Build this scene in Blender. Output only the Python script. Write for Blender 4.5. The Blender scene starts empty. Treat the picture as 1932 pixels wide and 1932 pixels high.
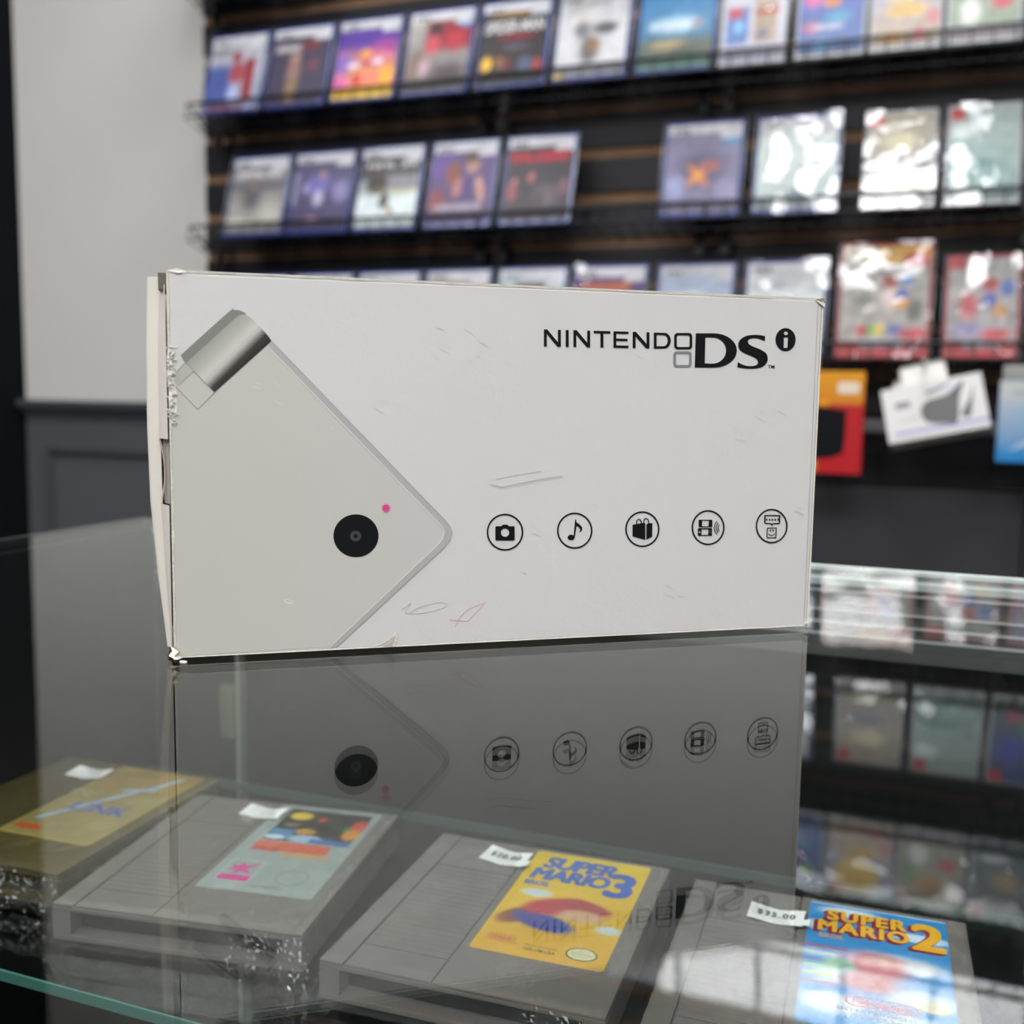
import bpy, bmesh, math, random
from mathutils import Vector, Matrix, noise
random.seed(7)
scene = bpy.context.scene
COL = scene.collection
PI = math.pi
ZC = 1.05                      # height of the camera over the shop floor (everything is laid out relative to the lens, then raised)
H = 0.082                      # lens height over the carton's lower edge
HG = H + 0.0007                # lens height over the glass counter top (the carton's bulging base lifts its edge a little)

# ------------------------------------------------------------------ camera maths
FPX, CX, CY = 2000.0, 966.0, 966.0
pitch = math.atan(229 / FPX); roll = 0.0158; yaw = math.atan2(2000, 5226)
_F = Vector((-math.sin(yaw) * math.cos(pitch), math.cos(yaw) * math.cos(pitch), -math.sin(pitch)))
_R0 = Vector((math.cos(yaw), math.sin(yaw), 0)); _U0 = _R0.cross(_F)
_R = math.cos(roll) * _R0 + math.sin(roll) * _U0
_U = -math.sin(roll) * _R0 + math.cos(roll) * _U0
def ray(x, y): return _F + (x - CX) / FPX * _R - (y - CY) / FPX * _U

# ------------------------------------------------------------------ materials
def lin(c):
    if isinstance(c, str):
        c = c.lstrip('#'); c = [int(c[i:i + 2], 16) / 255 for i in (0, 2, 4)]
    return tuple((v / 12.92 if v <= 0.04045 else ((v + 0.055) / 1.055) ** 2.4) for v in c[:3])
def nd(nt, t, **kw):
    n = nt.nodes.new(t)
    for k, v in kw.items(): setattr(n, k, v)
    return n
_mats = {}
def mat(name, color, rough=0.5, metal=0.0, bump=0.0, bscale=200.0, var=0.0, vscale=8.0, spec=0.5, emit=None, estr=0.0, coat=0.0, alpha=None):
    if name in _mats: return _mats[name]
    m = bpy.data.materials.new(name); m.use_nodes = True; nt = m.node_tree; b = nt.nodes['Principled BSDF']
    c = lin(color) if isinstance(color, str) else color
    b.inputs['Base Color'].default_value = (*c, 1); b.inputs['Roughness'].default_value = rough; b.inputs['Metallic'].default_value = metal
    b.inputs['Specular IOR Level'].default_value = spec; b.inputs['Coat Weight'].default_value = coat
    tc = nd(nt, 'ShaderNodeTexCoord')
    nz = nd(nt, 'ShaderNodeTexNoise'); nz.inputs['Scale'].default_value = vscale; nz.inputs['Detail'].default_value = 5
    nt.links.new(tc.outputs['Object'], nz.inputs['Vector'])
    mx = nd(nt, 'ShaderNodeMix', data_type='RGBA', blend_type='MIX')
    mx.inputs['A'].default_value = (*[v * (1 - var) for v in c], 1); mx.inputs['B'].default_value = (*[min(1, v * (1 + var)) for v in c], 1)
    nt.links.new(nz.outputs['Fac'], mx.inputs['Factor']); nt.links.new(mx.outputs['Result'], b.inputs['Base Color'])
    if bump:
        n2 = nd(nt, 'ShaderNodeTexNoise'); n2.inputs['Scale'].default_value = bscale; n2.inputs['Detail'].default_value = 4
        nt.links.new(tc.outputs['Object'], n2.inputs['Vector'])
        bp = nd(nt, 'ShaderNodeBump'); bp.inputs['Strength'].default_value = bump; bp.inputs['Distance'].default_value = 0.001
        nt.links.new(n2.outputs['Fac'], bp.inputs['Height']); nt.links.new(bp.outputs['Normal'], b.inputs['Normal'])
    if emit:
        b.inputs['Emission Color'].default_value = (*lin(emit), 1); b.inputs['Emission Strength'].default_value = estr
    _mats[name] = m
    return m
def print_mat(name, rough=0.35, coat=0.0, spec=0.5):
    m = bpy.data.materials.new(name); m.use_nodes = True; nt = m.node_tree; b = nt.nodes['Principled BSDF']
    a = nd(nt, 'ShaderNodeVertexColor'); a.layer_name = 'Col'
    nt.links.new(a.outputs['Color'], b.inputs['Base Color'])
    b.inputs['Roughness'].default_value = rough; b.inputs['Coat Weight'].default_value = coat; b.inputs['Specular IOR Level'].default_value = spec
    return m
def sheet_glass(name, ior=1.5, tint=(0.97, 0.99, 0.98), rough=0.0, gain=1.0, gcol=(1, 1, 1), bump=0.0, bscale=60.0):
    """clear pane: each face lets light straight through and mirrors by Fresnel"""
    m = bpy.data.materials.new(name); m.use_nodes = True; nt = m.node_tree
    nt.nodes.remove(nt.nodes['Principled BSDF']); out = nt.nodes['Material Output']
    geo = nd(nt, 'ShaderNodeNewGeometry')
    mr = nd(nt, 'ShaderNodeMapRange'); mr.inputs['To Min'].default_value = ior; mr.inputs['To Max'].default_value = 1 / ior
    nt.links.new(geo.outputs['Backfacing'], mr.inputs['Value'])
    fr = nd(nt, 'ShaderNodeFresnel'); nt.links.new(mr.outputs['Result'], fr.inputs['IOR'])
    mul = nd(nt, 'ShaderNodeMath', operation='MULTIPLY', use_clamp=True); mul.inputs[1].default_value = gain
    nt.links.new(fr.outputs['Fac'], mul.inputs[0])
    tr = nd(nt, 'ShaderNodeBsdfTransparent'); tr.inputs['Color'].default_value = (*tint, 1)
    gl = nd(nt, 'ShaderNodeBsdfGlossy'); gl.inputs['Roughness'].default_value = rough; gl.inputs['Color'].default_value = (*gcol, 1)
    if bump:
        tc = nd(nt, 'ShaderNodeTexCoord'); n2 = nd(nt, 'ShaderNodeTexNoise'); n2.inputs['Scale'].default_value = bscale; n2.inputs['Detail'].default_value = 3
        n2.inputs['Distortion'].default_value = 1.2
        nt.links.new(tc.outputs['Object'], n2.inputs['Vector'])
        bp = nd(nt, 'ShaderNodeBump'); bp.inputs['Strength'].default_value = bump; bp.inputs['Distance'].default_value = 0.004
        nt.links.new(n2.outputs['Fac'], bp.inputs['Height'])
        nt.links.new(bp.outputs['Normal'], gl.inputs['Normal']); nt.links.new(bp.outputs['Normal'], fr.inputs['Normal'])
    mx = nd(nt, 'ShaderNodeMixShader')
    nt.links.new(mul.outputs[0], mx.inputs[0]); nt.links.new(tr.outputs[0], mx.inputs[1]); nt.links.new(gl.outputs[0], mx.inputs[2])
    nt.links.new(mx.outputs[0], out.inputs['Surface'])
    return m

M_glass = sheet_glass('counter_glass', 1.5, (0.90, 0.92, 0.91), gain=.68)
M_shelfglass = sheet_glass('shelf_glass', 1.45, (0.96, 0.985, 0.975))
M_film = sheet_glass('cellophane', 1.3, (0.985, 0.985, 0.98), rough=0.06, gain=1.0, bump=0.25, bscale=45)
M_casefilm = sheet_glass('case_shrink_film', 1.5, (0.98, 0.98, 0.98), rough=0.05, gain=1.6, bump=0.35, bscale=16)
M_casefilm_glossy = sheet_glass('glossy_case_film', 1.5, (0.98, 0.98, 0.98), rough=0.03, gain=3.0, bump=0.06, bscale=14)
M_crinkle = sheet_glass('crinkled_cellophane', 1.45, (0.97, 0.97, 0.965), rough=0.05, gain=1.3)
M_print = print_mat('printed_paper', 0.4)
M_cardprint = print_mat('printed_carton', 0.55, spec=0.3)
M_label = print_mat('cartridge_label_paper', 0.35)
CARTON = '#dbdad8'
M_carton = mat('white_carton', CARTON, 0.55, bump=0.12, bscale=260, var=0.025, vscale=14, spec=0.3)
M_flap = mat('white_flap_card', '#ddd8ce', 0.6, bump=0.1, bscale=260, var=0.03, vscale=20, spec=.3)
M_cartonedge = mat('worn_carton_edge', '#e6e1d2', 0.8, bump=0.4, bscale=900, var=0.12, vscale=120)
M_fray = mat('frayed_paper', '#f0eee6', 0.9, bump=0.3, bscale=1500, var=0.06, vscale=300)
M_gapshade = mat('gap_shade', '#6b665c', 0.9, var=0.1)
M_black = mat('black_ink', '#0d0e12', 0.6, spec=.15)
M_greyink = mat('grey_ink', '#83858a', 0.4)
M_pen = mat('pink_pen', '#d9a7ab', 0.6)
M_pencil = mat('pencil', '#bdbbb5', 0.6)
M_dent = mat('dent_shadow', '#bdbbb6', 0.6)
M_pink = mat('pink_dot', '#d94b96', 0.4)
M_pinkhalo = mat('pink_halo', '#d9a9bd', 0.5)
M_slat = mat('black_slatwall', '#212125', 0.5, var=0.15, bump=0.05, spec=0.3)
M_mdf = mat('brown_mdf_groove', '#7d5f47', 0.85, var=0.2, vscale=40)
M_wire = mat('black_wire', '#101012', 0.35)
M_white_wall = mat('white_wall_paint', '#cfcec9', 0.8, var=0.02, bump=0.05, bscale=120)
M_charcoal = mat('charcoal_paint', '#535458', 0.6, var=0.03)
M_blackwall = mat('black_wall_paint', '#141518', 0.95, var=0.1, spec=0.08)
M_panel = mat('dark_panel', '#3a3a3e', 0.5, var=0.04)
M_casebl = mat('blue_case_plastic', '#1f3a8c', 0.25, coat=0.3)
M_casecl = mat('clear_case_plastic', '#b9bcc0', 0.25, coat=0.3)
M_casered = mat('red_case_plastic', '#a81e2c', 0.3)
M_nes = mat('grey_cartridge_plastic', '#726c68', 0.55, bump=0.15, bscale=900, var=0.03, vscale=30)
M_nesdark = mat('cartridge_opening', '#1a1918', 0.7)
M_gold = mat('olive_gold_plastic', '#5c532c', 0.5, metal=0.25, bump=0.15, bscale=900, var=0.05)
M_golddark = mat('gold_opening', '#2a240c', 0.7)
M_pins = mat('brass_contacts', '#c99a3d', 0.35, metal=0.9)
M_sticker = mat('white_price_paper', '#f4f4f2', 0.6)
M_stickink = mat('price_ink', '#55555a', 0.7)
M_teal = mat('green_glass_edge', '#4f8378', 0.2, var=0.1, coat=0.4)
M_tealdark = mat('dark_green_glass_edge', '#5a6e69', 0.25, var=0.15)
M_tealwhite = mat('glass_edge_highlight', '#e9f0ee', 0.2)
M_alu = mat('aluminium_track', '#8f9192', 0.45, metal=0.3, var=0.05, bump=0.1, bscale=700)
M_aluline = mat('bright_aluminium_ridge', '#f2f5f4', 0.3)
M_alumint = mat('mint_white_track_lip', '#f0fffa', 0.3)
M_inside = mat('black_case_lining', '#0b0b0c', 0.6)
M_steel = mat('satin_steel', '#b4b6b0', 0.35, metal=0.6)
M_ceiling = mat('ceiling_tile', '#dededa', 0.9, bump=0.1, bscale=80)
M_floor = mat('dark_floor', '#4a4846', 0.6, var=0.1)
M_lamp = mat('lamp_diffuser', '#ffffff', 0.5, emit='#fdfdff', estr=1.0)
M_lampframe = mat('lamp_frame', '#eeeeee', 0.5)
def cmat(hx, rough=0.45): return mat('ink_' + hx.strip('#'), hx, rough)

# ------------------------------------------------------------------ object helpers
def link(name, me, m=None, parent=None, loc=None):
    o = bpy.data.objects.new(name, me); COL.objects.link(o)
    if m is not None:
        me.materials.clear(); me.materials.append(m)
    if parent is not None: o.parent = parent
    if loc is not None: o.location = loc
    return o
def tag(o, label=None, cat=None, group=None, kind=None):
    if label: o['label'] = label
    if cat: o['category'] = cat
    if group: o['group'] = group
    if kind: o['kind'] = kind
    return o
def thing(name, label, cat, loc=(0, 0, 0), rot=(0, 0, 0), group=None):
    o = bpy.data.objects.new(name, None); COL.objects.link(o); o.empty_display_size = 0.01
    o.location = loc; o.rotation_euler = rot
    return tag(o, label, cat, group)
class MB:
    def __init__(s): s.bm = bmesh.new()
    def box(s, x0, x1, y0, y1, z0, z1, bev=0.0):
        t = bmesh.new(); bmesh.ops.create_cube(t, size=1)
        for v in t.verts:
            v.co = Vector(((x0 + x1) / 2 + v.co.x * (x1 - x0), (y0 + y1) / 2 + v.co.y * (y1 - y0), (z0 + z1) / 2 + v.co.z * (z1 - z0)))
        if bev: bmesh.ops.bevel(t, geom=list(t.edges), offset=bev, segments=2, affect='EDGES', profile=0.6)
        s._merge(t); return s
    def _merge(s, t):
        me = bpy.data.meshes.new('tmp'); t.to_mesh(me); t.free(); s.bm.from_mesh(me); bpy.data.meshes.remove(me)
    def tube(s, pts, r, n=6):
        pts = [Vector(p) for p in pts]; rings = []
        for i, p in enumerate(pts):
            d = (pts[min(i + 1, len(pts) - 1)] - pts[max(i - 1, 0)]).normalized()
            a = d.orthogonal().normalized() if not rings else (prev - prev.dot(d) * d).normalized()
            prev = a; b = d.cross(a)
            rings.append([s.bm.verts.new(p + r * (math.cos(2 * PI * k / n) * a + math.sin(2 * PI * k / n) * b)) for k in range(n)])
        for i in range(len(rings) - 1):
            for k in range(n): s.bm.faces.new((rings[i][k], rings[i][(k + 1) % n], rings[i + 1][(k + 1) % n], rings[i + 1][k]))
        s.bm.faces.new(rings[0][::-1]); s.bm.faces.new(rings[-1]); return s
    def prism(s, pts, z0, z1):
        a = [s.bm.verts.new((x, y, z0)) for x, y in pts]; b = [s.bm.verts.new((x, y, z1)) for x, y in pts]; n = len(pts)
        s.bm.faces.new(a[::-1]); s.bm.faces.new(b)
        for i in range(n): s.bm.faces.new((a[i], a[(i + 1) % n], b[(i + 1) % n], b[i]))
        return s
    def quads(s, grid):
        g = [[s.bm.verts.new(p) for p in row] for row in grid]
        for i in range(len(g) - 1):
            for j in range(len(g[0]) - 1): s.bm.faces.new((g[i][j], g[i + 1][j], g[i + 1][j + 1], g[i][j + 1]))
        return s
    def build(s, name, m, parent=None, loc=None, smooth=False):
        bmesh.ops.recalc_face_normals(s.bm, faces=list(s.bm.faces))
        me = bpy.data.meshes.new(name); s.bm.to_mesh(me); s.bm.free()
        if smooth:
            for p in me.polygons: p.use_smooth = True
        return link(name, me, m, parent, loc)
def struct(o): o['kind'] = 'structure'; return o

def smooth_loop(pts, k=6, closed=True):
    out = []; n = len(pts)
    for i in range(n if closed else n - 1):
        p0, p1, p2, p3 = (Vector(pts[(i + d) % n] if closed else pts[min(max(i + d, 0), n - 1)]) for d in (-1, 0, 1, 2))
        for j in range(k):
            t = j / k
            out.append(tuple(0.5 * ((2 * p1) + (p2 - p0) * t + (2 * p0 - 5 * p1 + 4 * p2 - p3) * t * t + (3 * p1 - p0 - 3 * p2 + p3) * t ** 3)))
    if not closed: out.append(tuple(pts[-1]))
    return out
def circ(cx, cy, rx, ry=None, n=40): 
    ry = ry or rx
    return [(cx + rx * math.cos(2 * PI * i / n), cy + ry * math.sin(2 * PI * i / n)) for i in range(n)]
def rrect(x0, y0, x1, y1, r, n=5):
    out = []
    for (cx, cy, a) in ((x1 - r, y1 - r, 0), (x0 + r, y1 - r, 1), (x0 + r, y0 + r, 2), (x1 - r, y0 + r, 3)):
        for i in range(n + 1):
            t = (a + i / n) * PI / 2; out.append((cx + r * math.cos(t), cy + r * math.sin(t)))
    return out
def stroke(pts, w, closed=False):
    """outline(s) of a polyline of width w"""
    P = [Vector((p[0], p[1])) for p in pts]; n = len(P); L, Rr = [], []
    for i in range(n):
        a = P[i] - P[i - 1] if (i > 0 or closed) else P[1] - P[0]
        b = P[(i + 1) % n] - P[i] if (i < n - 1 or closed) else P[-1] - P[-2]
        a.normalize(); b.normalize(); na = Vector((-a.y, a.x)); nb = Vector((-b.y, b.x)); m_ = (na + nb)
        m_ = m_.normalized() if m_.length > 1e-6 else na
        m_ = m_ * (w / 2 / max(0.35, m_.dot(na)))
        L.append(tuple(P[i] + m_)); Rr.append(tuple(P[i] - m_))
    return [L, Rr] if closed else [L + Rr[::-1]]
def fill_mesh(loops):
    """flat triangulated mesh from closed loops (inner loops become holes)"""
    cu = bpy.data.curves.new('t', 'CURVE'); cu.dimensions = '2D'; cu.fill_mode = 'BOTH'
    for lp in loops:
        sp = cu.splines.new('POLY'); sp.points.add(len(lp) - 1)
        for p, q in zip(sp.points, lp): p.co = (q[0], q[1], 0, 1)
        sp.use_cyclic_u = True
    o = bpy.data.objects.new('t', cu); COL.objects.link(o)
    me = bpy.data.meshes.new_from_object(o.evaluated_get(bpy.context.evaluated_depsgraph_get()))
    bpy.data.objects.remove(o); bpy.data.curves.remove(cu)
    return me
def up(me, f):
    for v in me.vertices: v.co = f(v.co)
    return me
def text_mesh(body, size=1.0, bold=0.0, shear=0.0, align='CENTER', xs=1.0, spacing=1.0):
    cu = bpy.data.curves.new('t', 'FONT'); cu.body = body; cu.size = size; cu.offset = bold * size; cu.shear = shear
    cu.align_x = align; cu.align_y = 'CENTER'; cu.space_character = spacing; cu.resolution_u = 4
    o = bpy.data.objects.new('t', cu); COL.objects.link(o)
    me = bpy.data.meshes.new_from_object(o.evaluated_get(bpy.context.evaluated_depsgraph_get()))
    bpy.data.objects.remove(o); bpy.data.curves.remove(cu)
    for v in me.vertices: v.co.x *= xs
    return me
def fit_text(body, x0, y0, x1, y1, **kw):
    """text stretched to a rectangle"""
    me = text_mesh(body, 1.0, **kw)
    xs = [v.co.x for v in me.vertices]; ys = [v.co.y for v in me.vertices]
    a, b, c, d = min(xs), max(xs), min(ys), max(ys)
    for v in me.vertices: v.co.x = x0 + (v.co.x - a) / (b - a) * (x1 - x0); v.co.y = y0 + (v.co.y - c) / (d - c) * (y1 - y0)
    return me
def heavy(me, r, n=8):
    bm = bmesh.new()
    for k in range(n + 1):
        c = me.copy(); d = (0, 0) if k == n else (r * math.cos(2 * PI * k / n), r * math.sin(2 * PI * k / n))
        for v in c.vertices: v.co.x += d[0]; v.co.y += d[1]; v.co.z += .002 * k
        bm.from_mesh(c); bpy.data.meshes.remove(c)
    o = bpy.data.meshes.new('h'); bm.to_mesh(o); bm.free(); bpy.data.meshes.remove(me); return o
def join_meshes(ms):
    bm = bmesh.new()
    for m_ in ms: bm.from_mesh(m_); bpy.data.meshes.remove(m_)
    me = bpy.data.meshes.new('j'); bm.to_mesh(me); bm.free(); return me

# painted sheets: vertex colours computed from soft blobs / bands
def G(top, bot): return ('g', lin(top), lin(bot))
def B(cx, cy, rx, ry, c, soft=0.5, ang=0, op=1.0): return ('b', cx, cy, rx, ry, lin(c), soft, math.radians(ang), op)
def R(x0, y0, x1, y1, c, soft=0.02, op=1.0): return ('r', x0, y0, x1, y1, lin(c), soft, op)
def ss(t): t = max(0, min(1, t)); return t * t * (3 - 2 * t)
def shade(prims, u, v):
    c = (0, 0, 0)
    for p in prims:
        if p[0] == 'g': c = tuple(p[2][i] + (p[1][i] - p[2][i]) * v for i in range(3)); continue
        if p[0] == 'b':
            dx, dy = u - p[1], v - p[2]; ca, sa = math.cos(p[7]), math.sin(p[7])
            d = math.hypot((dx * ca + dy * sa) / p[3], (-dx * sa + dy * ca) / p[4])
            k = ss((1 - d) / max(p[6], 1e-3)) * p[8]; q = p[5]
        else:
            s_ = p[6]; k = min(ss((u - p[1]) / s_ + .5), ss((p[3] - u) / s_ + .5), ss((v - p[2]) / s_ + .5), ss((p[4] - v) / s_ + .5)) * p[7]; q = p[5]
        c = tuple(c[i] + (q[i] - c[i]) * k for i in range(3))
    return c
def sheet_me(w, h, prims, nx=30, ny=36, jig=0.0):
    vs, fs, cs = [], [], []
    for j in range(ny + 1):
        for i in range(nx + 1):
            u, v = i / nx, j / ny; vs.append((u * w, v * h, 0)); c = shade(prims, u, v)
            if jig:
                n_ = 1 + jig * noise.noise((u * 9, v * 11, w * 37 + len(prims) * 3.1 + prims[0][1][0] * 50)); c = tuple(max(0, x * n_) for x in c)
            cs.append((*c, 1))
    for j in range(ny):
        for i in range(nx):
            a = j * (nx + 1) + i; fs.append((a, a + 1, a + nx + 2, a + nx + 1))
    me = bpy.data.meshes.new('sheet'); me.from_pydata(vs, [], fs)
    at = me.color_attributes.new('Col', 'FLOAT_COLOR', 'POINT')
    at.data.foreach_set('color', [x for c in cs for x in c])
    return me
XZ = lambda c: Vector((c.x, -c.z, c.y))        # flat drawing stood up to face -Y

# ================================================================== SETTING
WALLX0, WALLX1 = -1.905, 1.6
YW = 1.87
struct(MB().box(WALLX0 - 0.1, WALLX1 + 0.1, YW, YW + 0.1, -ZC, 1.75).build('wall_back', M_white_wall))
struct(MB().box(WALLX0 - 0.1, WALLX0, -2.6, YW, -ZC, 1.75).build('wall_left', M_blackwall))
struct(MB().box(WALLX1, WALLX1 + 0.1, -2.6, YW, -ZC, 1.75).build('wall_right', M_white_wall))
struct(MB().box(WALLX0 - 0.1, WALLX1 + 0.1, -2.7, -2.6, -ZC, 1.75).build('wall_front', M_white_wall))
struct(MB().box(WALLX0 - 0.1, WALLX1 + 0.1, -2.7, YW + 0.1, -ZC - 0.05, -ZC).build('floor', M_floor))
struct(MB().box(WALLX0 - 0.1, WALLX1 + 0.1, -2.7, YW + 0.1, 1.75, 1.8).build('ceiling', M_ceiling))
# wainscot left of the slatwall: charcoal dado, chair rail, framed panel
SX0 = -1.389
struct(MB().box(WALLX0 + .002, SX0 + 0.02, YW - 0.004, YW, -ZC, -0.045).build('wall_wainscot', M_charcoal))
rail = MB().box(WALLX0 + .002, SX0 - 0.002, YW - 0.034, YW - .0045, -0.052, -0.0365, 0.004)
rail.box(WALLX0 + .002, SX0 - 0.002, YW - 0.018, YW - .0045, -0.068, -0.0525, 0.004)
struct(rail.build('trim_1', mat('chair_rail_paint', '#4b4d51', 0.5)))
pf = MB()
for (a, b, c, d) in ((-1.842, SX0 - .002, -0.155, -0.137), (-1.842, -1.825, -0.75, -0.1555), (-1.842, SX0 - .002, -0.77, -0.7505)):
    pf.box(a, b, YW - 0.016, YW - .0045, c, d, 0.005)
struct(pf.build('trim_2', mat('panel_mould_paint', '#48494d', 0.5)))
struct(MB().box(WALLX0 + .003, SX0 - .002, YW - 0.014, YW - .0045, -ZC, -ZC + 0.1, 0.003).build('baseboard_back', M_charcoal))

# slatwall: brown core with black slats
YS = 1.85
sw = thing('slatwall_panel', 'black slatwall display panel with brown grooves behind the game racks', 'slatwall', (0, YS, 0))
MB().box(SX0, 1.55, 0.0065, 0.0195, -0.146, 1.3).build('core', M_mdf, sw)
sl = MB(); z0 = 0.264 - 6 * 0.077
grooves = [z0 + 0.077 * k for k in range(0, 20)]
grooves = [g for g in grooves if g > -0.1 and g < 1.3]
prev = -0.146
for g in grooves + [1.31]:
    if g - 0.0095 - prev > 0.004: sl.box(SX0, 1.55, 0.0, 0.006, prev, min(g - 0.0095, 1.3), 0.0012)
    prev = g + 0.0095
sl.build('slats', M_slat, sw)
struct(MB().box(SX0, 0.157, YS - 0.012, YS + 0.0195, -0.9, -0.149, 0.002).build('trim_3', M_panel))
struct(MB().box(0.162, 1.55, YS - 0.012, YS + 0.0195, -0.9, -0.149, 0.002).build('trim_4', M_panel))

# ================================================================== CEILING LIGHTS
lamps = [((-0.15, 0.30, 1.70), (0.45, 0.5), 25, 'above the glass counter'), ((-0.1, 1.33, 1.70), (0.9, 0.36), 27, 'close to the slatwall'),
         ((0.65, -1.3, 1.70), (1.2, 1.2), 13, 'added unseen to light the carton front'), ((-1.15, -1.3, 1.70), (1.2, 1.2), 13, 'added unseen as frontal light for the walls'), ((-1.55, 0.45, 1.70), (.6, .6), 17, 'added unseen to brighten the white wall')]  # last three panels are unseen, added to light carton and walls
for (p, (w, d), L_, where) in lamps:
    t = thing('ceiling_light', 'flat white ceiling light panel ' + where, 'light', p, group='ceiling light panels')
    MB().box(-w / 2, w / 2, -d / 2, d / 2, 0.0, 0.006).build('diffuser', mat('lamp_diffuser_%d' % L_, '#ffffff', .5, emit='#fdfdff', estr=L_), t)
    f = MB().box(-w / 2 - .02, w / 2 + .02, -d / 2 - .02, d / 2 + .02, 0.0065, 0.05)
    f.build('frame', M_lampframe, t)

# ================================================================== GLASS COUNTER
GX0, GX1, GY0, GY1 = -0.452, 1.25, -0.55, 0.5355
ct = thing('glass_display_counter', 'glass topped display counter with black lining and aluminium sliding door track', 'display counter', ((GX0 + GX1) / 2, 0, -ZC))
def cpart(mb, name, m): return mb.build(name, m, ct, (-(GX0 + GX1) / 2, 0, ZC))
cpart(MB().box(GX0, GX1, GY0, GY1 - .0012, -HG - 0.0014, -HG), 'glass_top', M_glass)
cpart(MB().box(GX0 - .004, GX0 - .0003, GY0, GY1, -HG - 0.0065, -HG - .0002, .0008), 'glass_edge', mat('shadowed_glass_edge', '#252c2b', .4))
cpart(MB().box(GX0 + .03, GX1, GY1 - .0008, GY1 + .0012, -HG - 0.0022, -HG + .0002, .0003), 'edge_highlight', M_tealwhite)  # white bar paints the bevel highlight of the glass edge
tr = MB().box(GX0 + .012, GX1, GY1 - .002, GY1 + .012, -0.1155, -0.0885).box(GX0 + .012, GX1, GY1 - .006, GY1 + .012, -0.1262, -0.1156)
cpart(tr, 'sliding_door_track', mat('track_body', '#6f7273', 0.5, metal=0.0, var=.04))
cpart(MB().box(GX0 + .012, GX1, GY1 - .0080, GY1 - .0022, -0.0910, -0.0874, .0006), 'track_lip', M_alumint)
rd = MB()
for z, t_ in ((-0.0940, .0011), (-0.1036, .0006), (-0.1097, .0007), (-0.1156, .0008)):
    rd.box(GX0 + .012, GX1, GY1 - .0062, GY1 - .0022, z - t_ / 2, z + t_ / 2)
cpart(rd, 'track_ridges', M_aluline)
cpart(MB().box(GX0, GX0 + .006, GY0, GY1, -ZC, -HG - .0068), 'side_panel', M_inside)
cpart(MB().box(GX0 + .008, GX1, GY1 - .001, GY1 + .01, -ZC, -0.1266), 'sliding_door', M_inside)
cpart(MB().box(GX0 + .007, GX1, GY0, GY1 - .002, -0.55, -0.53), 'deck', M_inside)
cpart(MB().box(GX0, GX1, GY0, GY0 + .006, -ZC, -HG - .0068), 'front_panel', M_inside)
cpart(MB().box(GX1 - .006, GX1, GY0 + .007, GY1 - .002, -ZC, -HG - .0068), 'end_panel', M_inside)

# interior glass shelf
KT = -0.212; SZ = -0.2288                                   # cartridge tops, shelf surface
sh = thing('glass_shelf', 'clear glass shelf with green edge inside the counter, cartridges lying on it', 'shelf', (0, 0.4, SZ))
MB().box(-0.424, 1.15, 0.2965 - .4, 0.4985 - .4, -0.0045, 0.0).build('shelf_glass', M_shelfglass, sh)
MB().box(-0.424, 1.15, 0.2955 - .4, 0.2964 - .4, -0.0045, -0.0, .0002).build('front_edge', M_teal, sh)
MB().box(-0.424, 1.15, 0.4986 - .4, 0.4995 - .4, -0.0047, 0.0002).build('back_edge', M_tealdark, sh)
ss_ = thing('shelf_standard', 'slim pale upright shelf standard at the back of the case', 'shelf standard', (-0.372, 0.521, -0.53))
MB().box(-.0016, .0016, -.003, .003, 0.0, 0.40, .0006).build('upright', mat('clear_upright', '#8f938a', .3), ss_)
MB().box(-.0135, -.0018, -.004, .0015, 0.318, 0.352, .0035).build('clip', mat('smoky_clip', '#6a6c60', .25), ss_)
bm_ = MB(); bm_.prism(circ(-0.0125, 0, .0022, .0022, 14), 0.333, 0.343); bm_.build('screw', mat('screw_highlight', '#e4e6e6', .2), ss_)  # screw colour kept bright to paint in its highlight

# ================================================================== CARTRIDGES
CS = 0.918 * 0.001
def cart(name, label, cx, cy, ang, body, dark, group='game cartridges in wrap lying on the glass shelf'):
    t = thing(name, label, 'cartridge', (cx, cy, SZ + .0003), (0, 0, math.radians(ang)), group); t.scale = (CS,) * 3
    b = MB().box(-60, 60, -54, 66.5, 0, 15.6, .8)
    b.box(-60, 60, -66.5, -54.05, 13.6, 15.6, .5).box(-60, 60, -66.5, -54.05, 0, 2.6, .5)
    b.box(-60, -51, -66.5, -54.05, 2.65, 13.55).box(51, 60, -66.5, -54.05, 2.65, 13.55)
    b.build('shell', body, t)
    MB().box(-60, -49.6, -66.5, 66.5, 15.65, 17, .4).box(-10.2, 60, -66.5, 66.5, 15.65, 17, .5).build('face_plate', body, t)
    rb = MB()
    for k in range(19): rb.box(-49.0, -10.8, -48 + k * 4.2, -48 + k * 4.2 + 4.05, 15.65, 16.75, .3)
    rb.box(-49.0, -10.8, -66, -48.6, 15.65, 16.8, .4).box(-49.0, -10.8, 32.2, 66, 15.65, 16.9, .4)
    rb.build('ribs', body, t)
    MB().box(-50.5, 50.5, -58.5, -55.5, 3, 13).build('connector_slot', dark, t)
    if body is M_gold:
        for k in range(24): MB().box(-46 + k * 3.9, -44 + k * 3.9, -60, -58.6, 7, 9).build('contact', M_pins, t)
    return t
LX0, LY0 = -6.5, -36.5                                        # label's lower left corner on the cartridge
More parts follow.
